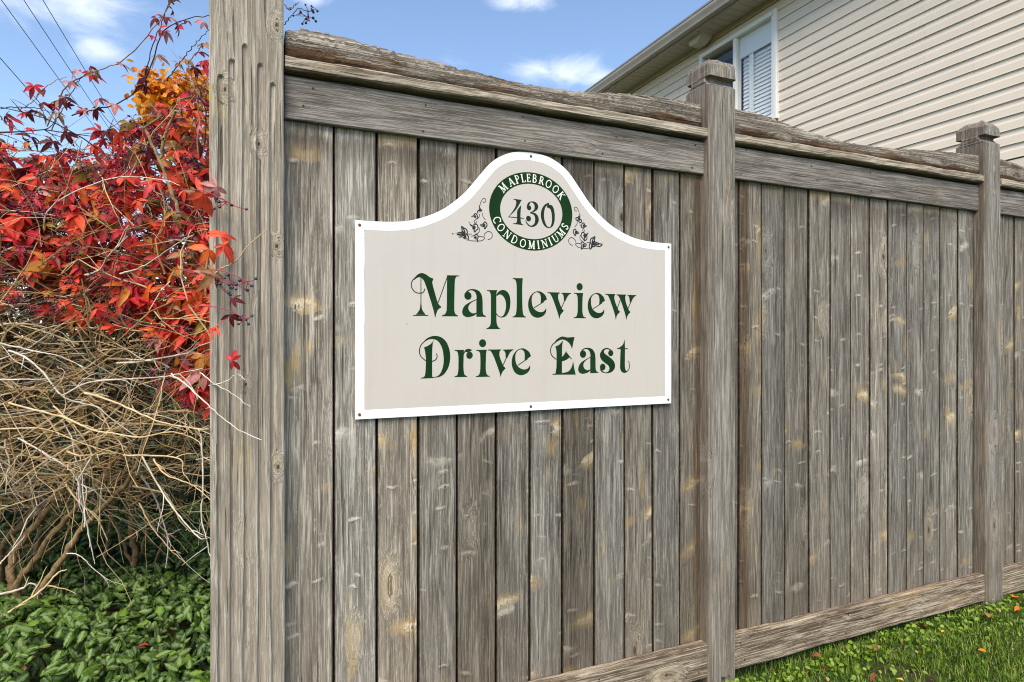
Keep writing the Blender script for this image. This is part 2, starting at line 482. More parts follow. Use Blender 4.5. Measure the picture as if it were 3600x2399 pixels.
n = 60
gx = np.concatenate([np.linspace(-400, -8, 8), np.linspace(-6, 9, n), np.linspace(11, 400, 8)])
gy = np.concatenate([np.linspace(-400, -8, 8), np.linspace(-6, 9, n), np.linspace(11, 900, 8)])
XX, YY = np.meshgrid(gx, gy)


def ground_z(x, y):
    return 0.012 * np.sin(x * 2.1 + 0.5) * np.cos(y * 1.7) + 0.008 * np.sin(x * 5.3 + y * 4.1) - 0.006


ZZ = np.where((np.abs(XX) < 9.5) & (np.abs(YY) < 9.5), ground_z(XX, YY), -0.006)
gv = np.stack([XX.ravel(), YY.ravel(), ZZ.ravel()], 1)
gf = grid_faces(len(gy), len(gx), close=False)
obj("ground", mesh_np("ground", gv, gf, ground_mat(), smooth=True), kind='structure', label='bare soil and turf under the lawn and shrubs')

# ------------------------------------------------------------------ fence
fence = thing("wooden_fence", (1.766, 0.0, 0.0), "tall weathered grey board fence with capped posts and a rotting top beam", "fence")
FX = 1.766


def fpart(name, me, x, y, z, rot=None, **kw):
    o = obj(name, me, fence, (x - FX, y, z), rot, **kw)
    o.color = (0.5, 0.5, 0.5, 1)
    return o


Z_TOP, Z_BOT = 2.196, 0.075
EDGES = [[0.090, 0.258, 0.392, 0.528, 0.663, 0.806, 0.935, 1.066, 1.2, 1.335, 1.466, 1.596, 1.712],
         [1.822, 1.9, 2.027, 2.16, 2.304, 2.439, 2.572, 2.701, 2.825, 2.96, 3.087, 3.215, 3.354, 3.483, 3.528],
         [3.632, 3.763, 3.85, 3.982] + [3.982 + 0.1335 * i for i in range(1, 11)]]


W_JOINT = plain("mildew_shade_joint", (0.030, 0.022, 0.015), 0.95, 0.1, 60, 0.5)  # mildew stain plus gap shade, painted dark on plank sides and left edges


def plank_mesh(w, seed):
    """tongue and groove board, front face at y=0, with eased edges, slight cup and a shallow mid groove"""
    r = random.Random(seed)
    hw = w / 2 - 0.0034
    c = 0.0035
    cup = r.uniform(-0.0012, 0.0012)
    g = r.choice((0.22, -0.2, 0.3)) * w
    prof = [(-hw, 0.030), (-hw, c), (-hw + c * 0.8, 0.0005), (-hw * 0.45, cup), (g - 0.003, cup), (g, cup + 0.0022), (g + 0.003, cup),
            (hw - c * 0.8, 0.0005), (hw, c), (hw, 0.024), (hw + 0.011, 0.024), (hw + 0.011, 0.027), (hw, 0.027), (hw, 0.030)]
    prof = sorted(prof[:8], key=lambda q: q[0] if q[1] < 0.028 else -9) + prof[8:]
    k = len(prof)
    zs = [Z_BOT, 0.6, 1.1, 1.6, Z_TOP]
    v = []
    for z in zs:
        bend = 0.0012 * math.sin(z * 3 + seed)
        v += [(x, y + bend, z) for x, y in prof]
    f = [tuple(reversed(q)) for q in grid_faces(len(zs), k)]
    f += [tuple(range(k)), tuple(range((len(zs) - 1) * k + k - 1, (len(zs) - 1) * k - 1, -1))]
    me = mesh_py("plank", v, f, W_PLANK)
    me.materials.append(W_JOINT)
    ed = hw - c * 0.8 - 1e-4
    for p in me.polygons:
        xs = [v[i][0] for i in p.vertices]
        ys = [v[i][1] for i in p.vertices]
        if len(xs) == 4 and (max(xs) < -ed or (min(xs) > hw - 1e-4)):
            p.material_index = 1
    return me


LOOK = [[(1.30, .55), (1.24, .3), (1.18, .75), (1.0, .45), (.86, .8), (.98, .4), (1.02, .3), (.74, .8), (1.0, .25), (1.0, .65), (.92, .3), (.84, .8, 0.05)],
        [(.75, .6), (.92, .85, 0.95), (.86, .3), (.84, .6), (.98, .6), (.90, .4), (1.06, .5), (1.14, .6), (.90, .3), (.96, .35), (.94, .3), (1.0, .5), (1.04, .3), (.7, .5, .85)],
        [(1.0, .7), (.9, .5)] + [(random.uniform(.8, 1.1), random.uniform(.2, .8)) for _ in range(12)]]
ps = 0
for bi, bay in enumerate(EDGES):
    for k_, (a, b) in enumerate(zip(bay[:-1], bay[1:])):
        ps += 1
        pl_ = fpart("plank", plank_mesh(b - a, ps), (a + b) / 2, RNG.uniform(-0.002, 0.0025), 0.0,
              (0, RNG.normal(0, 0.0007), RNG.normal(-0.024, 0.010)))
        pl_.color = ((LOOK[bi][k_][0] * 1.45 - 0.45) / 2, LOOK[bi][k_][1], (LOOK[bi][k_] + (0.5,))[2], 1)


# boards that run along X: built along local Z, turned so that local Z -> +X, local X -> up
ROT_X = (0, math.radians(90), 0)          # local z -> world x, local x -> world -z


def long_board(name, length, y0, y1, h0, h1, mat, seed, segs=24, wob=0.002, rnd=0.004, top_fn=None, arris=0.004, round_top=0.0):
    """length along local z; 'up' is local -x. Returns mesh. y0 = front, y1 = back, h0..h1 heights."""
    r = np.random.default_rng(seed)
    zz = np.linspace(0, length, segs)
    ph = r.uniform(0, 6.28, 8)
    v = []
    chip = np.where(r.random(segs) < 0.3, r.uniform(0.001, 0.006, segs), 0.0)
    for i, z in enumerate(zz):
        top = h1 + (top_fn(z) if top_fn else 0.0)
        wy = wob * (math.sin(z * 4.1 + ph[0]) + 0.6 * math.sin(z * 11.3 + ph[1]))
        wt = wob * (math.sin(z * 5.7 + ph[2]) + 0.7 * math.sin(z * 14.9 + ph[3]) + 0.4 * math.sin(z * 37 + ph[6]))
        wb = wob * (math.sin(z * 3.7 + ph[4]) + 0.6 * math.sin(z * 12.1 + ph[5]))
        a = arris
        if round_top > 0:
            H = top - h0
            q = [(y0 + 0.008, h0 + wb), (y0, h0 + H * 0.25), (y0 + 0.001, h0 + H * 0.55), (y0 + round_top * 0.25, top - round_top * 0.35),
                 (y0 + round_top * 0.75, top - round_top * 0.06), ((y0 + y1) / 2, top + 0.002), (y1 - round_top * 0.6, top - round_top * 0.1), (y1, top - round_top * 0.6), (y1, h0)]
        else:
            q = [(y0 + a, h0 + wb), (y0, h0 + a + wb), (y0, (h0 + top) / 2), (y0, top - a + wt), (y0 + a, top + wt), (y1, top + wt), (y1, h0 + wb)]
        for (y, h) in q:
            jx, jy = r.normal(0, rnd, 2)
            if round_top > 0 and h > top - round_top * 0.5 and chip[i] > 0:
                jx -= chip[i]
            v.append((-(h + (wt if round_top > 0 else 0) + jx), y + wy + jy, z))
    k = len(q)
    f = grid_faces(segs, k)
    f += [tuple(range(k - 1, -1, -1)), tuple(range((segs - 1) * k, segs * k))]
    return mesh_py(name, v, f, mat, smooth=round_top > 0)


M_NAIL = plain("rusty_nail", (0.035, 0.022, 0.015), 0.7, 0.3, 200, 0.4)


def nail_mesh(r):
    v = [(r * math.cos(a), -0.0015, r * math.sin(a)) for a in np.linspace(0, 2 * math.pi, 8, endpoint=False)]
    v += [(x, 0.002, z) for x, y, z in v]
    return mesh_py("nail", v, [tuple(range(8))] + [(i, 8 + i, 8 + (i + 1) % 8, (i + 1) % 8) for i in range(8)], M_NAIL)


NAIL = nail_mesh(0.0033)


def prof_fn(pts, base):
    xs, zs = [p[0] for p in pts], [p[1] - base for p in pts]
    return lambda z: float(np.interp(z, xs, zs))


BAYS = [(0.1135, 1.699), (1.836, 3.509), (3.650, 5.318)]
BEAM_TOP = [[(0.0, 2.320), (0.05, 2.340), (0.20, 2.332), (0.46, 2.312), (0.71, 2.296), (0.82, 2.294), (1.0, 2.300), (1.13, 2.314), (1.32, 2.334), (1.578, 2.336)],
            [(0.0, 2.346), (0.19, 2.341), (0.43, 2.310), (0.67, 2.292), (1.0, 2.298), (1.29, 2.326), (1.673, 2.348)],
            [(0.0, 2.350), (0.12, 2.345), (0.3, 2.318), (0.7, 2.30), (1.2, 2.31), (1.668, 2.34)]]
for i, (x0, x1) in enumerate(BAYS):
    L = x1 - x0
    tb = fpart("trim_board", long_board("trim_board", L, -0.021, -0.001, 2.060, 2.191, W_TRIM, 20 + i, wob=0.0006, rnd=0.0003, arris=0.003), x0, 0, 0, ROT_X)
    for k, xx in enumerate(np.linspace(0.07, L - 0.07, 5)):
        for hh in (2.085, 2.168):
            ob = obj("nail", NAIL, tb, (-(hh + RNG.normal(0, 0.008)), -0.0208, xx + RNG.normal(0, 0.02)), (0, -math.pi / 2, 0))
    le = L + (0.0 if i == 0 else 0.0)
    fpart("ledge", long_board("ledge", le, -0.047, 0.075, 2.2040, 2.239, W_LEDGE, 30 + i, segs=48, wob=0.0013, rnd=0.0007, arris=0.005), x0, 0, 0, ROT_X)
    bt = BEAM_TOP[i]
    # split the beam's local X so that the rotten underside reads from its own height
    me = long_board("top_beam", L - 0.022, -0.030, 0.060, 2.2385 - 2.285, 2.34 - 2.285, W_BEAM, 40 + i, segs=130, wob=0.0012, rnd=0.0012,
                    top_fn=prof_fn(bt, 2.332), round_top=0.026)
    fpart("top_beam", me, x0 + 0.002, 0, 2.285, ROT_X)
    kb = fpart("kickboard", long_board("kickboard", L + (0.006 if i else 0.0), -0.041, -0.004, 0.042, 0.181, W_KICK, 50 + i, segs=40, wob=0.0012, rnd=0.0006, arris=0.006), x0 - (0.002 if i else 0), 0, 0, ROT_X)
    for xx in (0.05, L * 0.4, L * 0.72, L - 0.05):
        for hh in (0.075, 0.15):
            obj("nail", NAIL, kb, (-(hh + RNG.normal(0, 0.006)), -0.0408, xx + RNG.normal(0, 0.03)), (0, -math.pi / 2, 0))


def post_mesh(seed):
    """6x6 post: eased corners, a cove cut across front and back under a chamfered cap"""
    r = np.random.default_rng(seed)
    H = 0.0695
    lv = [(-0.3, H, H), (0.0, H, H)] + [(z, H, H) for z in np.linspace(0.25, 2.35, 10)] + [(2.412, H, H)]
    for a in np.linspace(0, 1, 7):
        lv.append((2.414 + 0.036 * a, H, H - 0.028 * math.sin(math.pi * min(1, a * 0.62 + 0.02)) ))
    lv += [(2.4515, H, H), (2.475, H, H), (2.497, H - 0.001, H - 0.001), (2.514, H - 0.010, H - 0.010), (2.530, H - 0.030, H - 0.030), (2.535, H - 0.052, H - 0.052)]
    v = []
    c = 0.0045
    for z, hx, hy in lv:
        cc = min(c, hx * 0.3)
        for (x, y) in ((-hx + cc, -hy), (0, -hy), (hx - cc, -hy), (hx, -hy + cc), (hx, 0), (hx, hy - cc), (hx - cc, hy), (0, hy), (-hx + cc, hy), (-hx, hy - cc), (-hx, 0), (-hx, -hy + cc)):
            q_ = 0.0016 if z > 2.405 else 0.0006
            v.append((x + r.normal(0, q_), y + r.normal(0, q_), z + (r.normal(0, 0.0028) if z > 2.48 else 0)))
    f = grid_faces(len(lv), 12) + [tuple(range(11, -1, -1)), tuple(range((len(lv) - 1) * 12, len(lv) * 12))]
    return mesh_py("post", v, f, W_POST)


for i, (px, lean) in enumerate(((1.7675, 0.001), (3.5795, -0.009), (5.389, 0.0))):
    fpart("post", post_mesh(60 + i), px, 0.0195, 0, (0, lean, 0))

# tall fluted end post: front face is a fine sheet with five stopped flutes of staggered height
FL = [(-0.0561, 2.142), (-0.0257, 2.191), (0.0102, 2.242), (0.0491, 2.193), (0.0839, 2.141)]
cols = np.linspace(-0.099, 0.099, 118)
rows = np.concatenate([np.linspace(-0.3, 1.95, 120), np.linspace(1.96, 2.30, 90), np.linspace(2.31, 3.0, 20)])
PX = 0.0148
bv = []
prng = np.random.default_rng(3)
wobx = [np.interp(rows, np.linspace(-0.3, 3.0, 14), prng.normal(0, 0.0013, 14)) for _ in FL]
wide = [np.interp(rows, np.linspace(-0.3, 3.0, 18), prng.normal(1.0, 0.10, 18)) for _ in FL]
for ri, z in enumerate(rows):
    for x in cols:
        d = 0.0
        e = 0.099 - abs(x)
        if e < 0.006:
            d += (0.006 - e) ** 2 / 0.012
        for fi, (fx, ft) in enumerate(FL):
            rr = 0.0088 * wide[fi][ri]
            dx = (x - (fx - PX) - wobx[fi][ri]) / rr
            if abs(dx) < 1:
                t = ft - z
                cap = math.sqrt(max(0.0, 1 - dx * dx)) * rr
                if t > -cap:
                    k = min(1.0, (t + cap) / 0.008) if t < 0.02 else 1.0
                    d += 0.0085 * math.sqrt(1 - dx * dx) * k
        bv.append((x, d + 0.0006 * math.sin(z * 7 + x * 40), z))
nf = len(bv)
bf = grid_faces(len(rows), len(cols), close=False)
# sides, back and top close the post
top, bot, nc = len(rows) - 1, 0, len(cols)
back = [(-0.099, 0.186, -0.3), (0.099, 0.186, -0.3), (0.099, 0.186, 3.0), (-0.099, 0.186, 3.0)]
bv += back
b0 = nf
bf += [(b0 + 1, b0, b0 + 3, b0 + 2)]
bf += [tuple([b0] + [i * nc for i in range(len(rows))] + [b0 + 3])]
bf += [tuple([b0 + 2] + [i * nc + nc - 1 for i in range(len(rows) - 1, -1, -1)] + [b0 + 1])]
bf += [tuple([b0 + 2, b0 + 3] + [top * nc + j for j in range(nc)])]
big = fpart("end_post", mesh_py("end_post", bv, bf, W_BIG), PX, -0.0530, 0, (0, -0.002, 0), label="tall pale fluted end post without a cap in view")

# ------------------------------------------------------------------ sign
def sign_paint(name, col):
    """satin sign paint with faint rain streaks, dust and a few specks"""
    m, nt = new_mat(name)
    co = nd(nt, 'ShaderNodeTexCoord').outputs['Object']
    run = noise(nt, vmul(nt, co, (1, 1, 0.05)), 34.0, 4.0, 0.6)
    dust = noise(nt, co, 5.0, 5.0, 0.65)
    c = mix(nt, mth(nt, 'MULTIPLY', sstep(nt, run, 0.48, 0.75), 0.10), col, (col[0] * 0.62, col[1] * 0.60, col[2] * 0.55))
    c = mix(nt, mth(nt, 'MULTIPLY', sstep(nt, dust, 0.40, 0.75), 0.09), c, (col[0] * 0.66, col[1] * 0.64, col[2] * 0.58))
    vo = nd(nt, 'ShaderNodeTexVoronoi', {'Vector': co, 'Scale': 13.0, 'Randomness': 1.0})
    on = mth(nt, 'LESS_THAN', nd(nt, 'ShaderNodeSeparateColor', {0: vo.outputs['Color']}).outputs[0], 0.16)
    c = mix(nt, mth(nt, 'MULTIPLY', sstep(nt, vo.outputs['Distance'], 0.030, 0.018), on), c, (0.08, 0.075, 0.07))
    bp = nd(nt, 'ShaderNodeBump', {'Strength': 0.12, 'Distance': 0.002, 'Height': dust})
    finish(nt, c, 0.38, 0.4, bp.outputs[0])
    return m


M_WHITE = sign_paint("sign_white", (0.84, 0.84, 0.83))
M_BEIGE = sign_paint("sign_beige", (0.520, 0.477, 0.428))
M_GREEN = plain("sign_green", (0.009, 0.036, 0.011), 0.6, 0.06, 8.0, 0.15)
M_GREEN2 = plain("sign_dark_green", (0.012, 0.032, 0.016), 0.6, 0.06)
M_CREAM = plain("sign_cream", (0.80, 0.80, 0.70), 0.5, 0.3)
M_INK = plain("sign_ink", (0.018, 0.018, 0.018), 0.5, 0.3)
M_RUST = plain("rusty_screw", (0.14, 0.05, 0.018), 0.75, 0.3, 300, 0.5)
M_STEEL = plain("grey_screw", (0.09, 0.09, 0.095), 0.45, 0.5, metallic=0.6)
sign = thing("sign", (0.3225, -0.0125, 1.145), "beige sign with white border and green oval 430 emblem, screwed to the fence", "sign")


def fill2d(name, loops, y, mat, thick=0.0):
    """fill closed 2D loops (u,v) even-odd, as a flat mesh in the XZ plane at depth y (towards -Y is front)"""
    cu = bpy.data.curves.new(name, 'CURVE')
    cu.dimensions = '2D'
    cu.fill_mode = 'BOTH' if thick > 0 else 'FRONT'
    cu.extrude = thick / 2
    for lp in loops:
        s = cu.splines.new('POLY')
        s.points.add(len(lp) - 1)
        for q, (a, b) in zip(s.points, lp):
            q.co = (a, b, 0, 1)
        s.use_cyclic_u = True
    ob = bpy.data.objects.new(name, cu)
    COL.objects.link(ob)
    dg = bpy.context.evaluated_depsgraph_get()
    me = bpy.data.meshes.new_from_object(ob.evaluated_get(dg))
    bpy.data.objects.remove(ob)
    bpy.data.curves.remove(cu)
    me.name = name
    R = Matrix.Rotation(math.radians(90), 4, 'X')
    me.transform(Matrix.Translation((0, y, 0)) @ R)
    me.materials.clear()
    me.materials.append(mat)
    return me


def join_meshes(name, ms, mat):
    v, f = [], []
    for m in ms:
        o = len(v)
        v += [tuple(q.co) for q in m.vertices]
        f += [tuple(o + i for i in p.vertices) for p in m.polygons]
        bpy.data.meshes.remove(m)
    return mesh_py(name, v, f, mat)


def smooth_poly(pts, n=5):
    """closed Catmull-Rom through points; points flagged as corners keep sharp"""
    k = len(pts)
    P = [np.array(p[:2], float) for p in pts]
    C = [len(p) > 2 for p in pts]
    out = []
    for i in range(k):
        a, b, c, d = P[i - 1], P[i], P[(i + 1) % k], P[(i + 2) % k]
        m1 = (c - a) / 2 if not C[i] else (c - b)
        m2 = (d - b) / 2 if not C[(i + 1) % k] else (c - b)
        ln = np.linalg.norm(c - b)
        for m in (m1, m2):
            q = np.linalg.norm(m)
            if q > ln:
                m *= ln / q
        if C[i] and C[(i + 1) % k]:
            out.append(b)
            continue
        for t in np.arange(n) / n:
            h00, h10, h01, h11 = 2 * t ** 3 - 3 * t ** 2 + 1, t ** 3 - 2 * t ** 2 + t, -2 * t ** 3 + 3 * t ** 2, t ** 3 - t ** 2
            out.append(h00 * b + h10 * m1 + h01 * c + h11 * m2)
    return [tuple(q) for q in out]


def stroke_loop(pts, w, n=6, taper=1.0):
    p = np.array(pts, float)
    if len(p) > 2:
        q = smooth_path(np.c_[p, np.zeros(len(p))], (len(p) - 1) * n + 1)[:, :2]
    else:
        q = p
    t = np.gradient(q, axis=0)
    t /= np.linalg.norm(t, axis=1)[:, None] + 1e-9
    nn = np.c_[-t[:, 1], t[:, 0]] * w / 2 * np.linspace(1, taper, len(q))[:, None]
    return [tuple(a) for a in (q + nn)] + [tuple(a) for a in (q - nn)[::-1]]


# panel outline (tenths of millimetres), symmetric about u = 6100
half = [(0, 6272), (600, 6275), (1150, 6300), (1700, 6375), (2200, 6530), (2700, 6755), (3130, 7035), (3650, 7490), (4130, 8060), (4580, 8585), (5020, 8890), (5500, 9070), (6100, 9135)]
hs = smooth_path(np.c_[np.array(half, float), np.zeros(len(half))], 73)[:, :2]
outl = [tuple(p) for p in hs] + [(12200 - p[0], p[1]) for p in hs[-2::-1]]
outl = [(12200, 0)] + [(0, 0)] + outl
outl = [(a / 1e4, b / 1e4) for a, b in outl]
BW = 0.0285


def inset(lp, d):
    p = np.array(lp)
    n = len(p)
    a = sum(p[i][0] * p[(i + 1) % n][1] - p[(i + 1) % n][0] * p[i][1] for i in range(n))
    s = 1 if a > 0 else -1
    out = []
    for i in range(n):
        e1, e2 = p[i] - p[i - 1], p[(i + 1) % n] - p[i]
        e1, e2 = e1 / np.linalg.norm(e1), e2 / np.linalg.norm(e2)
        n1, n2 = s * np.array([-e1[1], e1[0]]), s * np.array([-e2[1], e2[0]])
        b = n1 + n2
        b /= np.linalg.norm(b)
        out.append(tuple(p[i] + b * d / max(0.35, b @ n1)))
    return out


inn = inset(outl, BW)
board = fill2d("border", [outl, inn], 0.0, M_WHITE, thick=0.005)
obj("border", board, sign, label="white painted edge of the sign board")
obj("panel", fill2d("panel", [inset(outl, BW + 0.00005)], 0.0004, M_BEIGE, thick=0.0052), sign, label="beige painted face of the sign")

Y_PRINT = [-0.0024]


def glyph_obj(name, g, mat, parent, du=0, dv=0, n=5):
    ms = []
    y = Y_PRINT[0]
    sc_ = lambda lp: [((a + du) / 1e4, (b + dv) / 1e4) for a, b in lp]
    hs_ = [sc_(smooth_poly(q, n)) for q in g['h']]
    k = 0
    for q in g['p']:
        ms.append(fill2d("g", [sc_(smooth_poly(q, n))] + hs_, y - k * 4e-5, mat)); k += 1
    for w, q in g['s']:
        ms.append(fill2d("g", [sc_(stroke_loop(q, w))], y - k * 4e-5, mat)); k += 1
    for (cx, cy, r) in g['c']:
        ms.append(fill2d("g", [sc_([(cx + 0.96 * r * math.cos(t), cy + r * math.sin(t)) for t in np.linspace(0, 2 * math.pi, 24, endpoint=False)])], y - k * 4e-5, mat)); k += 1
    return obj(name, join_meshes(name, ms, mat), parent)


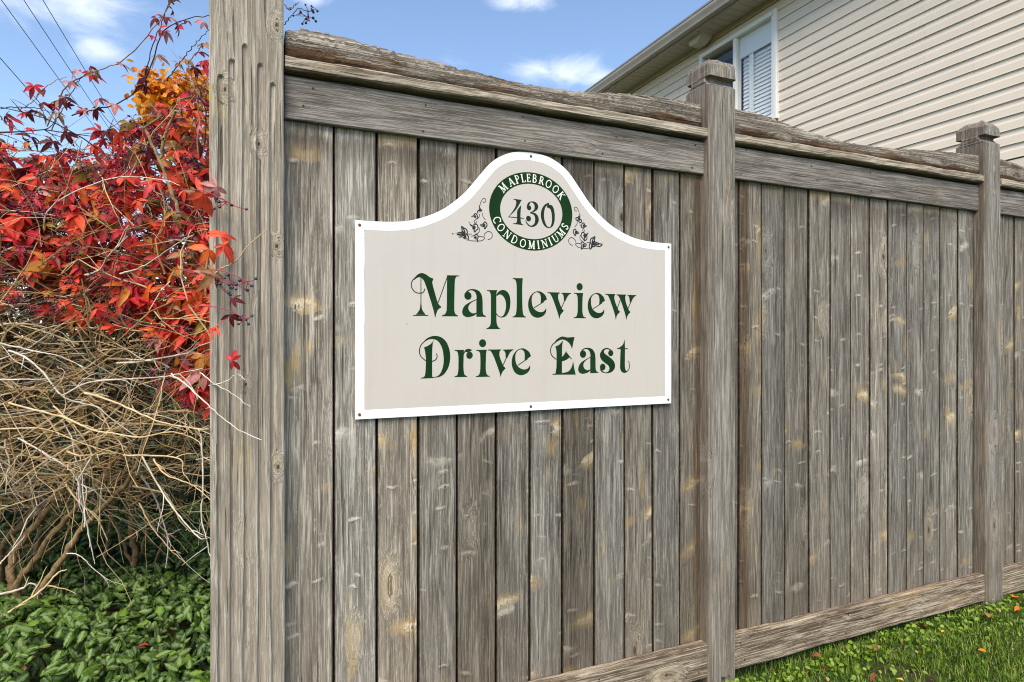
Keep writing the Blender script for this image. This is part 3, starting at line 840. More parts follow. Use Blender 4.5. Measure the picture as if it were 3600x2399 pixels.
GD = {"G":{"M":{"p":[[[1875,4452],[1948,4586],[2112,4693],[2277,4660],[2425,4566],[2544,4527,1],[2506,4392],[2573,4124],[2704,3713],[2824,3589,1],[2685,3478],[2599,3216,1],[2555,3439],[2425,3868],[2240,4401],[2123,4539],[2020,4543]],[[2108,3753],[2075,3502],[1948,3322,1],[2277,3327,1],[2159,3504],[2130,3753]],[[3013,4654,1],[3368,4654,1],[3299,4549],[3280,4329],[3265,3524],[3299,3379],[3368,3321,1],[2854,3314,1],[2949,3373],[2998,3519],[3009,4320]]],"s":[[32,[[1911,4524],[1828,4421],[1795,4296],[1839,4155],[1948,4052],[2093,4031],[2203,4070],[2251,4186]]],[29,[[2119,4557],[2119,3646]]],[32,[[1857,3299],[2358,3306]]],[29,[[3025,4611],[2704,3738]]],[33,[[2828,3303],[3395,3307]]],[33,[[3009,4640],[3430,4653]]]],"c":[],"h":[]},"a":{"p":[[[3623,4046],[3755,4190],[3951,4226],[4140,4172],[4248,4027],[4279,3841],[4287,3469],[4315,3365],[4407,3311,1],[4407,3288,1],[4053,3283,1],[4053,3762],[4057,3984],[4010,4113],[3912,4173],[3794,4162],[3709,4067]],[[4065,3888,1],[3833,3786],[3639,3660],[3549,3493],[3569,3346],[3697,3271],[3853,3284],[3990,3334],[4053,3391,1],[4053,3428,1],[3931,3400],[3814,3461],[3763,3571],[3794,3682],[3912,3788],[4065,3859,1]]],"s":[],"c":[[3748,3991,136]],"h":[]},"p":{"p":[[[4455,4197,1],[4814,4216,1],[4789,4080],[4789,3403],[4798,3102],[4838,2970],[4911,2892,1],[4435,2889,1],[4539,2968],[4579,3100],[4583,3699],[4579,4036],[4539,4147]],[[4794,4080,1],[4911,4196],[5075,4228],[5219,4149],[5301,3980],[5314,3753],[5272,3524],[5157,3333],[4993,3270],[4850,3309],[4789,3376,1],[4789,3425,1],[4871,3329],[4973,3304],[5067,3369],[5136,3560],[5149,3749],[5095,3937],[4993,4048],[4891,4064],[4794,3997,1]]],"s":[[34,[[4419,2885],[4920,2888]]],[34,[[4443,4189],[4822,4201]]]],"c":[],"h":[]},"l":{"p":[[[5438,4646,1],[5789,4652,1],[5768,4299],[5781,3572],[5815,3381],[5886,3313,1],[5417,3298,1],[5509,3376],[5550,3567],[5555,4292],[5530,4539]]],"s":[[34,[[5397,3302],[5907,3301]]],[34,[[5401,4641],[5789,4648]]]],"c":[],"h":[]},"e":{"p":[[[6744,3948,1],[6657,4113],[6441,4227],[6205,4166],[6047,3981],[5996,3749],[6034,3538],[6162,3347],[6376,3281],[6592,3354],[6701,3491],[6709,3636,1],[6614,3517],[6462,3484],[6299,3543],[6192,3656],[6141,3829],[6149,4022],[6226,4140],[6355,4186],[6462,4127],[6497,3992],[6488,3818],[6471,3778,1]]],"s":[[31,[[6226,3630],[6614,3859]]]],"c":[],"h":[]},"v":{"p":[[[6788,4191,1],[7241,4197,1],[7197,4109],[7205,3952],[7339,3640],[7428,3551,1],[7294,3403],[7241,3237,1],[7183,3441],[6985,3946],[6875,4139]],[[7352,4184,1],[7697,4186,1],[7585,4080],[7481,3888,1],[7428,3918],[7414,4076]]],"s":[[35,[[6762,4187],[7259,4189]]],[35,[[7325,4183],[7720,4187]]],[32,[[7472,3951],[7330,3660]]]],"c":[],"h":[]},"i":{"p":[[[7878,4200,1],[8229,4210,1],[8206,4057],[8197,3537],[8234,3377],[8308,3310,1],[7855,3304,1],[7951,3373],[7992,3533],[7996,3972],[7969,4130]]],"s":[[36,[[7846,4195],[8229,4202]]],[36,[[7833,3308],[8340,3307]]]],"c":[[8078,4441,136]],"h":[]},"w":{"p":[[[9206,4197,1],[9598,4205,1],[9574,4093],[9608,3930],[9753,3625],[9835,3553,1],[9695,3419],[9641,3230,1],[9584,3479],[9392,3966],[9296,4147]],[[9695,4195,1],[10084,4198,1],[10059,4085],[10094,3900],[10216,3634],[10300,3553,1],[10167,3414],[10103,3235,1],[10054,3466],[9874,3936],[9777,4119]],[[10192,4184,1],[10528,4185,1],[10414,4074],[10315,3897,1],[10265,3925],[10241,4090]]],"s":[[37,[[9182,4193],[9608,4201]]],[37,[[9670,4190],[10094,4194]]],[37,[[10162,4183],[10553,4186]]],[33,[[9830,3997],[9695,3661]]],[33,[[10315,3955],[10172,3662]]]],"c":[],"h":[]},"D":{"p":[[[2185,2413],[2332,2556],[2555,2632],[2798,2592],[2987,2429],[3101,2156],[3123,1882],[3063,1592],[2911,1359],[2723,1262],[2499,1249,1],[2499,1278,1],[2667,1292],[2798,1416],[2881,1668],[2892,1921],[2843,2212],[2723,2430],[2573,2516],[2406,2517],[2277,2459]],[[2222,2252,1],[2351,2305],[2480,2394],[2555,2495,1],[2518,2358],[2499,2034],[2499,1264,1],[2167,1254,1],[2247,1320],[2273,1499],[2284,1857],[2259,2108]]],"s":[[32,[[2277,2481],[2130,2342],[2068,2146],[2112,1967],[2277,1811]]],[32,[[2492,1782],[2629,1852],[2667,1960],[2648,2051]]],[32,[[2119,1245],[2536,1252]]]],"c":[],"h":[]},"r":{"p":[[[3299,2154,1],[3608,2152,1],[3600,2023],[3592,1545],[3623,1342],[3701,1267,1],[3299,1269,1],[3376,1330],[3407,1512],[3410,1915],[3380,2080]],[[3600,2067,1],[3658,2162],[3775,2198],[3892,2150],[3755,2077],[3658,2089],[3600,2001,1]]],"s":[[33,[[3276,2147],[3608,2144]]],[33,[[3272,1266],[3724,1262]]]],"c":[[3806,1977,122]],"h":[]},"E":{"p":[[[7007,2333],[7117,2498],[7339,2616],[7562,2584],[7869,2601,1],[7810,2378],[7765,2156,1],[7674,2339],[7517,2466],[7339,2505],[7139,2427]],[[7073,2251,1],[7228,2321],[7316,2399],[7397,2478,1],[7361,2301],[7348,1867],[7348,1276,1],[7073,1267,1],[7117,1478],[7126,1988],[7108,2164]],[[7348,1875,1],[7450,1984],[7517,2094,1],[7585,1963],[7674,1863,1],[7517,1766],[7348,1717,1]],[[7339,1253,1],[7910,1239,1],[7855,1463],[7810,1722,1],[7742,1505],[7607,1349],[7339,1292,1]]],"s":[[35,[[7117,2427],[6963,2322],[6880,2127],[6941,1931],[7117,1791]]],[35,[[6963,1261],[7910,1243]]],[32,[[7553,2003],[7742,1791]]]],"c":[],"h":[]},"s":{"p":[[[9512,2066],[9296,2190],[9083,2151],[8950,1977],[8979,1795],[9130,1650],[9311,1529],[9358,1414],[9296,1305],[9154,1284],[8997,1381],[8941,1422],[9012,1299],[9201,1246],[9416,1270],[9569,1390],[9608,1553],[9521,1726],[9320,1876],[9144,1988],[9120,2081],[9225,2146],[9392,2108]]],"s":[],"c":[[9416,1997,118],[9064,1481,126]],"h":[]},"t":{"p":[[[10035,2512,1],[10049,2165],[10045,1504],[10084,1338],[10162,1287],[10045,1240],[9923,1267],[9840,1384],[9830,1590],[9840,1960],[9840,2154],[9714,2159,1],[9947,2310]]],"s":[[37,[[9695,2163],[10172,2156]]],[33,[[10069,1280],[10192,1336],[10251,1480],[10211,1700]]]],"c":[],"h":[]},"4":{"p":[[[5441,7412,1],[5737,7408,1],[5650,7242],[5525,7053],[5262,6784,1],[5237,6782,1],[5414,7006],[5511,7179],[5539,7309],[5511,7383]],[[5731,7236,1],[5703,6941],[5711,6686],[5737,6591],[5798,6547,1],[5441,6559,1],[5539,6602],[5569,6701],[5580,7033]]],"s":[[30,[[5237,6782],[5826,6772]]],[28,[[5422,6563],[5812,6546]]],[28,[[5428,7413],[5742,7403]]]],"c":[],"h":[]},"3":{"p":[[[5939,7159],[5987,7322],[6114,7398],[6285,7387],[6385,7280],[6371,7149],[6257,7050],[6080,6976,1],[6072,7001,1],[6185,7070],[6242,7139],[6242,7267],[6177,7352],[6086,7352],[6035,7250]],[[6080,6997,1],[6257,6998],[6385,6892],[6414,6740],[6342,6592],[6200,6500],[6029,6513],[5916,6625],[5897,6726],[5973,6616],[6086,6540],[6177,6562],[6251,6650],[6271,6806],[6228,6919],[6129,6962],[6080,6966,1]]],"s":[],"c":[[6035,7160,87],[6012,6781,100]],"h":[]},"0":{"p":[[[6825,7416,1],[6659,7334],[6538,7163],[6495,6953],[6538,6736],[6645,6563],[6804,6496],[6965,6573],[7044,6761],[7053,7023],[7009,7229],[6936,7327],[6833,7344]]],"s":[],"c":[],"h":[[[6752,7311],[6665,7213],[6622,6963],[6651,6758],[6732,6582],[6833,6532],[6904,6607],[6939,6779],[6933,6988],[6886,7166],[6804,7225],[6732,7237]]]}},"R":[["e",2422,11],["i",-3799,-2057],["v",-2291,-2038],["e",-633,-2028],["a",4474,-2022]],"IV":{"leaf1":[[3185,6062],[3312,6065],[3453,6112],[3544,6142],[3531,6251],[3526,6325],[3595,6281],[3686,6238],[3730,6143],[3699,6067],[3764,6010],[3756,5923],[3730,5843],[3660,5905],[3621,5964],[3544,5914],[3531,5982],[3428,5971],[3300,5972],[3185,6062]],"leaf1b":[[3351,6031],[3518,6067],[3647,6063],[3686,5894]],"leaf1c":[[3569,6279],[3634,6161],[3647,6063]],"leaf2":[[3790,6484],[3855,6410],[3907,6364],[3973,6419],[4065,6438],[4104,6366],[4104,6280],[4038,6226],[3973,6140],[3907,6179],[3860,6238],[3868,6349],[3790,6484]],"leaf2b":[[3829,6420],[3960,6307],[3973,6159]],"leaf3":[[3881,6017],[3960,6035],[4038,6090],[4099,6069],[4112,5996],[4091,5920],[4099,5821],[4038,5867],[3999,5926],[3933,5935],[3881,6017]],"leaf4":[[4196,6423],[4302,6468],[4356,6539],[4422,6501],[4441,6416],[4396,6350],[4356,6297],[4329,6370],[4249,6389],[4196,6423]],"leaf5":[[3876,6683],[3946,6713],[3999,6791],[4065,6772],[4091,6699],[4104,6639],[4038,6604],[3973,6641],[3876,6683]],"leaf6":[[4157,7089],[4210,7019],[4249,6972],[4329,6954],[4316,6879],[4236,6860],[4170,6805],[4104,6812],[4104,6898],[4170,6941],[4157,7089]],"t1":[[4183,7091],[4210,7192],[4263,7296],[4329,7347],[4388,7320],[4388,7245],[4329,7203],[4281,7223]],"t2":[[4263,6849],[4289,6727],[4382,6610]],"t3":[[4170,6792],[4144,6691],[4012,6582],[3973,6505],[4012,6458],[4065,6537]],"t4":[[4104,6342],[4165,6296],[4144,6171],[4038,6102]],"t5":[[3738,5897],[3881,5862],[4091,5870],[4249,5893],[4356,5987],[4249,6029],[4117,6026]],"t6":[[4329,6010],[4356,6136],[4489,6225],[4610,6178],[4639,6080],[4569,5975],[4462,5939]],"t7":[[3699,6079],[3881,6091]]}}
for ch in "Mapleviw":
    glyph_obj("letter", GD['G'][ch], M_GREEN, sign)
for ch in "DrEst":
    glyph_obj("letter", GD['G'][ch], M_GREEN, sign)
for ch, du, dv in GD['R']:
    glyph_obj("letter", GD['G'][ch], M_GREEN, sign, du, dv)
for ch in "430":
    glyph_obj("digit", GD['G'][ch], M_GREEN2, sign)
# oval ring
RC, RO, RI = (6146, 7040), (1628, 1383), (1215, 975)
el = lambda rx, ry, n=96: [((RC[0] + rx * math.cos(t)) / 1e4, (RC[1] + ry * math.sin(t)) / 1e4) for t in np.linspace(0, 2 * math.pi, n, endpoint=False)]
ringo = obj("oval_ring", fill2d("oval_ring", [el(*RO), el(*RI)], Y_PRINT[0], M_GREEN), sign, label="green oval ring with cream capitals")
# small serif capitals as pen strokes (unit box, x 0..w, y 0..1): thick, thin strokes
TK, TN = 0.155, 0.075
SER = lambda x, y, w=0.30: (TN, [(x - w / 2, y), (x + w / 2, y)])
arc = lambda cx, cy, rx, ry, a0, a1, n=9: [(cx + rx * math.cos(math.radians(t)), cy + ry * math.sin(math.radians(t))) for t in np.linspace(a0, a1, n)]
CAPS = {
    'M': (0.92, [(TN, [(0.14, 0), (0.18, 1)]), (TK, [(0.18, 1), (0.46, 0.05)]), (TN, [(0.46, 0.05), (0.74, 1)]), (TK, [(0.76, 1), (0.80, 0)]), SER(0.13, 0.02), SER(0.80, 0.02), SER(0.12, 0.98, 0.2), SER(0.82, 0.98, 0.2)]),
    'A': (0.78, [(TN, [(0.12, 0), (0.38, 1)]), (TK, [(0.38, 1), (0.66, 0)]), (TN, [(0.22, 0.34), (0.56, 0.34)]), SER(0.11, 0.02, 0.26), SER(0.67, 0.02, 0.28)]),
    'P': (0.60, [(TK, [(0.16, 0), (0.16, 1)]), (TN * 1.3, [(0.16, 0.96)] + arc(0.30, 0.73, 0.22, 0.23, 90, -90) + [(0.16, 0.50)]), SER(0.16, 0.02), SER(0.10, 0.98, 0.2)]),
    'L': (0.58, [(TK, [(0.16, 0), (0.16, 1)]), (TN, [(0.06, 0.03), (0.54, 0.03)]), (TN, [(0.54, 0.0), (0.56, 0.24)]), SER(0.16, 0.98)]),
    'E': (0.60, [(TK, [(0.16, 0), (0.16, 1)]), (TN, [(0.06, 0.03), (0.54, 0.03)]), (TN, [(0.06, 0.97), (0.52, 0.97)]), (TN, [(0.16, 0.52), (0.42, 0.52)]), (TN, [(0.54, 0), (0.56, 0.2)]), (TN, [(0.52, 1.0), (0.52, 0.8)]), (TN, [(0.42, 0.42), (0.42, 0.62)])]),
    'B': (0.62, [(TK, [(0.16, 0), (0.16, 1)]), (TN * 1.4, [(0.10, 0.97)] + arc(0.30, 0.75, 0.20, 0.22, 90, -90) + [(0.16, 0.53)]), (TN * 1.5, [(0.16, 0.53)] + arc(0.32, 0.275, 0.24, 0.25, 90, -90) + [(0.08, 0.03)])]),
    'R': (0.70, [(TK, [(0.16, 0), (0.16, 1)]), (TN * 1.4, [(0.10, 0.97)] + arc(0.30, 0.74, 0.21, 0.23, 90, -90) + [(0.16, 0.51)]), (TK, [(0.34, 0.50), (0.64, 0.02)]), SER(0.16, 0.02), SER(0.64, 0.02, 0.16)]),
    'O': (0.84, [(0.115, arc(0.42, 0.5, 0.34, 0.47, 0, 360, 21))]),
    'K': (0.74, [(TK, [(0.16, 0), (0.16, 1)]), (TN, [(0.18, 0.45), (0.60, 0.97)]), (TK, [(0.30, 0.58), (0.66, 0.02)]), SER(0.16, 0.02), SER(0.16, 0.98), SER(0.60, 0.98, 0.22), SER(0.66, 0.02, 0.22)]),
    'C': (0.74, [(0.115, arc(0.44, 0.5, 0.36, 0.47, 45, 315, 17)), (TN, [(0.68, 0.68), (0.70, 0.96)])]),
    'N': (0.84, [(TN, [(0.14, 0), (0.14, 1)]), (TK, [(0.14, 1), (0.70, 0.02)]), (TN, [(0.70, 0), (0.70, 1)]), SER(0.14, 0.02), SER(0.10, 0.98, 0.2), SER(0.70, 0.98)]),
    'D': (0.80, [(TK, [(0.16, 0), (0.16, 1)]), (0.10, [(0.08, 0.97)] + arc(0.32, 0.5, 0.40, 0.47, 90, -90, 11) + [(0.08, 0.03)])]),
    'I': (0.34, [(TK, [(0.17, 0), (0.17, 1)]), SER(0.17, 0.02), SER(0.17, 0.98)]),
    'U': (0.80, [(TK, [(0.16, 1), (0.16, 0.35)]), (0.10, arc(0.40, 0.33, 0.25, 0.30, 180, 360, 9)), (TN, [(0.655, 0.33), (0.655, 1)]), SER(0.16, 0.98), SER(0.655, 0.98, 0.24)]),
    'S': (0.56, [(0.12, [(0.48, 0.78), (0.40, 0.94), (0.24, 0.96), (0.12, 0.84), (0.13, 0.66), (0.28, 0.53), (0.43, 0.40), (0.47, 0.22), (0.36, 0.06), (0.20, 0.03), (0.09, 0.14), (0.07, 0.26)]), (TN, [(0.49, 0.74), (0.49, 0.95)])]),
}


def ring_letter(ch, u, v, flip, hgt=285):
    w, st = CAPS[ch]
    th = math.atan2((v - RC[1]) / 1179, (u - RC[0]) / 1421)
    tx, ty = -1421 * math.sin(th), 1179 * math.cos(th)
    rot = math.atan2(ty, tx) + (math.pi if not flip else 0)
    ca_, sa_ = math.cos(rot), math.sin(rot)
    # keep the letter centred between the two ovals
    u, v = RC[0] + 1421 * math.cos(th), RC[1] + 1179 * math.sin(th)
    ms = []
    for k, (tw, pts) in enumerate(st):
        lp = stroke_loop(pts, tw, 3)
        q = [(((a - w / 2) * hgt * ca_ - (b - 0.5) * hgt * sa_ + u) / 1e4, ((a - w / 2) * hgt * sa_ + (b - 0.5) * hgt * ca_ + v) / 1e4) for a, b in lp]
        ms.append(fill2d("g", [q], Y_PRINT[0] - 0.0005 - k * 4e-5, M_CREAM))
    obj("letter", join_meshes("letter", ms, M_CREAM), ringo)


CM = [(5070, 7759), (5358, 7990), (5580, 8114), (5804, 8175), (6015, 8210), (6242, 8207), (6515, 8145), (6790, 8056), (7068, 7900), (7318, 7714)]
CC = [(4812, 6643), (4961, 6390), (5221, 6182), (5469, 6008), (5790, 5888), (6129, 5857), (6400, 5861), (6659, 5902), (6892, 5994), (7082, 6150), (7333, 6337), (7497, 6598)]
for ch, (u, v) in zip("MAPLEBROOK", CM):
    ring_letter(ch, u, v, False)
for ch, (u, v) in zip("CONDOMINIUMS", CC):
    ring_letter(ch, u, v, True)
# ivy sprays either side of the oval
for mir in (False, True):
    ms = []
    for k, (nm, pts) in enumerate(GD['IV'].items()):
        q = [((2 * RC[0] - a - 40 if mir else a), b) for a, b in pts]
        w = 20 if nm[0] == 't' else (44 if nm.startswith('leaf1') else 38)
        lp = stroke_loop(q, w, 3)
        ms.append(fill2d("g", [[(a / 1e4, b / 1e4) for a, b in lp]], Y_PRINT[0] - k * 4e-5, M_INK))
        if nm.startswith('leaf') and len(q) > 8:      # inked centre of each leaf
            cx_, cy_ = sum(a for a, b in q) / len(q), sum(b for a, b in q) / len(q)
            ms.append(fill2d("g", [[((cx_ + (a - cx_) * 0.5) / 1e4, (cy_ + (b - cy_) * 0.5) / 1e4) for a, b in q[:-1]]], Y_PRINT[0] - 0.0008 - k * 4e-5, M_INK))
    obj("ivy_spray", join_meshes("ivy_spray", ms, M_INK), sign, label="black line drawing of an ivy spray")
# screws
sv = [(0.0052 * math.cos(a) * s, y, 0.0052 * math.sin(a) * s) for s, y in ((1, 0.001), (0.9, -0.0012), (0.35, -0.0017)) for a in np.linspace(0, 2 * math.pi, 10, endpoint=False)]
sf = grid_faces(3, 10) + [tuple(range(20, 30))]
sm_r, sm_g = mesh_py("screw", sv, sf, M_RUST), mesh_py("screw", sv, sf, M_STEEL)
for i, (u, v) in enumerate([(137, 6125), (6105, 8990), (12068, 6125), (12055, 150), (6100, 140), (135, 145)]):
    obj("screw", sm_g if i == 1 else sm_r, sign, (u / 1e4, -0.0028, v / 1e4))
# ------------------------------------------------------------------ house
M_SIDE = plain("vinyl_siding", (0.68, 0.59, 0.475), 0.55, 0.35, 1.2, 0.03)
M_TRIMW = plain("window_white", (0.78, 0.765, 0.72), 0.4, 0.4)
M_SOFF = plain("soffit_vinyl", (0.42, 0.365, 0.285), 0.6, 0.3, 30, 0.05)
M_GUT = plain("gutter_metal", (0.34, 0.30, 0.245), 0.38, 0.5, 6, 0.06)
M_FRIEZE = plain("frieze_vinyl", (0.50, 0.43, 0.32), 0.55, 0.3)
M_ROOF = plain("roof_shingle", (0.075, 0.065, 0.058), 0.95, 0.1, 40, 0.4)
M_BRICK = plain("lower_wall", (0.06, 0.043, 0.034), 0.9, 0.15, 25, 0.35)
M_BLIND = plain("blind_white", (0.88, 0.88, 0.87), 0.5, 0.3)
M_DARK = plain("room_dark", (0.035, 0.036, 0.04), 0.9, 0.1)
M_VENT = plain("vent_plastic", (0.55, 0.49, 0.39), 0.5, 0.35)
mg, nt = new_mat("window_glass")
gl = nd(nt, 'ShaderNodeBsdfGlossy', {'Color': (0.9, 0.93, 0.96, 1), 'Roughness': 0.02})
tr = nd(nt, 'ShaderNodeBsdfTransparent', {'Color': (0.94, 0.95, 0.95, 1)})
ms_ = nd(nt, 'ShaderNodeMixShader', {0: 0.035, 1: tr.outputs[0], 2: gl.outputs[0]})
nd(nt, 'ShaderNodeOutputMaterial', {'Surface': ms_.outputs[0]})
M_GLASS = mg

HX, HY0, HY1 = 5.55, 0.42, 11.0
house = thing("house", (HX, 3.0, 0.0), "beige vinyl sided two storey house standing behind the fence", "house")


def hb(name, x0, x1, y0, y1, z0, z1, mat, parent=None, b=0.0, **kw):
    p = parent or house
    ox, oy = (HX, 3.0)
    return box(name, x0 - ox, x1 - ox, y0 - oy, y1 - oy, z0, z1, mat, p, b, **kw)


hb("lower_wall", HX + 0.06, HX + 6, HY0 + 0.05, HY1, 0, 2.70, M_BRICK, label="dark ground floor wall")
hb("starter_strip", HX - 0.012, HX + 0.04, HY0, HY1, 2.702, 2.80, M_SIDE)
# upper wall core behind the siding, with the window hole left open
WY0, WY1, WZ0, WZ1 = 3.20, 4.49, 3.885, 5.125
hb("wall", HX + 0.022, HX + 0.18, HY0, WY0, 2.81, 5.26, M_SIDE)
hb("wall", HX + 0.022, HX + 0.18, WY1, HY1, 2.81, 5.26, M_SIDE)
hb("wall", HX + 0.022, HX + 0.18, WY0, WY1, 2.81, WZ0, M_SIDE)
hb("wall", HX + 0.022, HX + 0.18, WY0, WY1, WZ1, 5.26, M_SIDE)
hb("end_wall", HX + 0.18, HX + 6, HY0 + 0.001, HY0 + 0.15, 2.81, 5.26, M_SIDE)
CH = 0.1144
CPROF = [(0.0, -0.002), (-0.017, 0.0), (-0.0155, 0.012), (-0.0125, 0.062), (-0.007, 0.080), (-0.004, CH - 0.002), (0.020, CH - 0.002), (0.020, 0.004)]


def course_mesh(length, h=CH):
    v, k = [], len(CPROF)
    for y in (0, length):
        v += [(x, y, min(z, h)) for x, z in CPROF]
    f = grid_faces(2, k) + [tuple(range(k - 1, -1, -1)), tuple(range(k, 2 * k))]
    return mesh_py("siding_course", v, f, M_SIDE)


cm = {}
for k in range(-1, 20):
    z0 = 5.10 - (k + 1) * CH
    h = CH
    segs = [(HY0 - 0.01, HY1)]
    if z0 + CH > WZ0 + 0.01 and z0 < WZ1 - 0.03:
        segs = [(HY0 - 0.01, WY0 + 0.003), (WY1 - 0.003, HY1)]
    cut = (1.15, 2.35, 1.75)[k % 3] if len(segs) == 1 or k % 2 else 1.55
    segs = [(segs[0][0], cut + 0.02), (cut, segs[0][1])] + segs[1:]
    for si, (a, b) in enumerate(segs):
        key = round(b - a, 3)
        if key not in cm:
            cm[key] = course_mesh(b - a)
        obj("siding_course", cm[key], house, (-0.0016 if si == 0 else 0, a - 3.0, z0 + random.uniform(-0.0008, 0.0008)), (0, random.uniform(-0.006, 0.006), 0))
hb("frieze", HX - 0.020, HX + 0.02, HY0, HY1, 5.217, 5.262, M_FRIEZE)
hb("corner_trim", HX - 0.022, HX + 0.06, HY0 - 0.03, HY0 - 0.012, 2.70, 5.26, M_SIDE)
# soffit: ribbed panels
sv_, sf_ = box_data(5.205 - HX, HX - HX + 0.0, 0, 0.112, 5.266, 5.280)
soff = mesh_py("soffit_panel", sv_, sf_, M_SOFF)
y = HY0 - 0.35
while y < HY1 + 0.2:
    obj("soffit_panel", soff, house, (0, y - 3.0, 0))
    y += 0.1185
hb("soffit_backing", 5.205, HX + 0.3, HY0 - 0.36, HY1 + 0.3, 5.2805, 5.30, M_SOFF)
hb("fascia", 5.188, 5.2045, HY0 - 0.36, HY1 + 0.3, 5.255, 5.41, M_GUT)
hb("soffit_channel", 5.2048, 5.228, HY0 - 0.36, HY1 + 0.3, 5.258, 5.2655, M_GUT)
hb("wall_channel", HX - 0.045, HX - 0.0205, HY0 - 0.36, HY1 + 0.3, 5.245, 5.2655, M_FRIEZE)
# K-style gutter
gp = [(5.187, 5.272), (5.108, 5.272), (5.100, 5.300), (5.085, 5.335), (5.078, 5.352), (5.078, 5.385), (5.070, 5.387), (5.070, 5.397), (5.084, 5.399), (5.084, 5.345), (5.092, 5.334), (5.108, 5.29), (5.112, 5.279), (5.187, 5.279)]
gv_ = []
for y in (HY0 - 0.40, HY1 + 0.3):
    gv_ += [(x - HX, y - 3.0, z) for x, z in gp]
k = len(gp)
gf_ = grid_faces(2, k) + [tuple(range(k)), tuple(range(2 * k - 1, k - 1, -1))]
obj("gutter", mesh_py("gutter", gv_, [tuple(reversed(q)) for q in gf_], M_GUT), house)
rv = [(5.11, HY0 - 0.5, 5.405), (5.11, HY1 + 0.4, 5.405), (HX + 6, HY1 + 0.4, 8.2), (HX + 6, HY0 - 0.5, 8.2)]
rv = [(a - HX, b - 3.0, c) for a, b, c in rv]
rv += [(a, b, c + 0.03) for a, b, c in rv]
obj("roof", mesh_py("roof", rv, [(3, 2, 1, 0), (4, 5, 6, 7), (0, 1, 5, 4), (1, 2, 6, 5), (2, 3, 7, 6), (3, 0, 4, 7)], M_ROOF), house)
# soffit vent hood
vv = [(-0.10, -0.13, 0), (0.10, -0.13, 0), (0.10, 0.13, 0), (-0.10, 0.13, 0), (-0.09, -0.115, -0.02), (0.09, -0.115, -0.02), (0.09, 0.115, -0.02), (-0.09, 0.115, -0.02),
      (-0.075, -0.02, -0.085), (0.075, -0.02, -0.085), (0.08, 0.11, -0.075), (-0.08, 0.11, -0.075)]
vf = [(0, 1, 5, 4), (1, 2, 6, 5), (2, 3, 7, 6), (3, 0, 4, 7), (4, 5, 9, 8), (5, 6, 10, 9), (6, 7, 11, 10), (7, 4, 8, 11), (8, 9, 10, 11)]
obj("vent_hood", mesh_py("vent_hood", vv, vf, M_VENT), house, (5.395 - HX, 4.34 - 3.0, 5.2655), label="small exhaust vent hood under the soffit")
# window with two sashes
win = obj("window", None, house, (0, 0, 0), label="white slider window with half lowered blinds")
win.empty_display_size = 0.1
FW = 0.055
hb("frame", HX - 0.050, HX + 0.06, WY0, WY0 + 0.048, WZ0, WZ1, M_TRIMW, win, 0.006)
hb("frame", HX - 0.050, HX + 0.06, WY1 - FW, WY1, WZ0, WZ1, M_TRIMW, win, 0.006)
hb("frame", HX - 0.052, HX + 0.06, WY0 + 0.048, WY1 - FW, WZ1 - FW, WZ1, M_TRIMW, win, 0.006)
hb("frame", HX - 0.052, HX + 0.06, WY0 + 0.048, WY1 - FW, WZ0, WZ0 + FW, M_TRIMW, win, 0.006)
hb("sash", HX - 0.036, HX + 0.03, WY0 + 0.0485, WY0 + 0.086, WZ0 + FW, WZ1 - FW, M_TRIMW, win, 0.004)
hb("mullion", HX - 0.040, HX + 0.05, 3.83, 3.885, WZ0 + FW, WZ1 - FW, M_TRIMW, win, 0.004)
hb("glass", HX - 0.006, HX - 0.002, WY0 + 0.086, 3.83, WZ0 + FW, WZ1 - FW, M_GLASS, win)
hb("glass", HX + 0.012, HX + 0.016, 3.885, WY1 - FW, WZ0 + FW, WZ1 - FW, M_GLASS, win)
hb("room_back", HX + 0.55, HX + 0.6, WY0 - 0.6, WY1 + 0.6, WZ0 - 0.4, WZ1 + 0.1, M_DARK, win)
hb("blind_valance", HX + 0.025, HX + 0.05, WY0 + 0.07, 3.828, 4.82, WZ1 - FW, M_BLIND, win)
slat = mesh_py("blind_slat", *box_data(-0.031, 0.031, -0.0, 0.545, -0.0015, 0.0015), M_BLIND)
z = 4.795
while z > WZ0 + 0.02:
    obj("blind_slat", slat, win, (0.075, WY0 + 0.075 - 3.0, z), (0, math.radians(-74), 0))
    z -= 0.047
hb("blind_ladder", HX + 0.044, HX + 0.0455, 3.63, 3.70, WZ0 + 0.02, 4.82, M_BLIND, win)
hb("blind_ladder", HX + 0.044, HX + 0.0455, 3.318, 3.324, WZ0 + 0.02, 4.82, M_BLIND, win)

# ------------------------------------------------------------------ power lines
M_WIRE = plain("wire", (0.012, 0.012, 0.014), 0.6, 0.3)
M_POLE = plain("pole_wood", (0.09, 0.07, 0.055), 0.9, 0.1, 12, 0.3)
pole = thing("utility_pole", (-3.95, 31.0, 0), "wooden utility pole carrying the wires, mostly hidden behind the red vine", "pole")
obj("shaft", mesh_py("shaft", *[list(map(tuple, q)) for q in tube([(0, 0, 0), (0, 0, 4.5), (0, 0, 9.0)], 0.15, 0.10, 10)], M_POLE), pole)
box("crossarm", -0.55, 0.75, -0.06, 0.06, 8.0, 8.12, M_POLE, pole)
WIRES = [(-4.31, 8.16, "leftmost of the three high power wires crossing the sky"), (-3.91, 8.16, "middle one of the three high power wires crossing the sky"),
         (-3.57, 8.16, "rightmost of the three high power wires crossing the sky"), (-4.08, 6.72, "lowest power wire, below and left of the three high ones")]
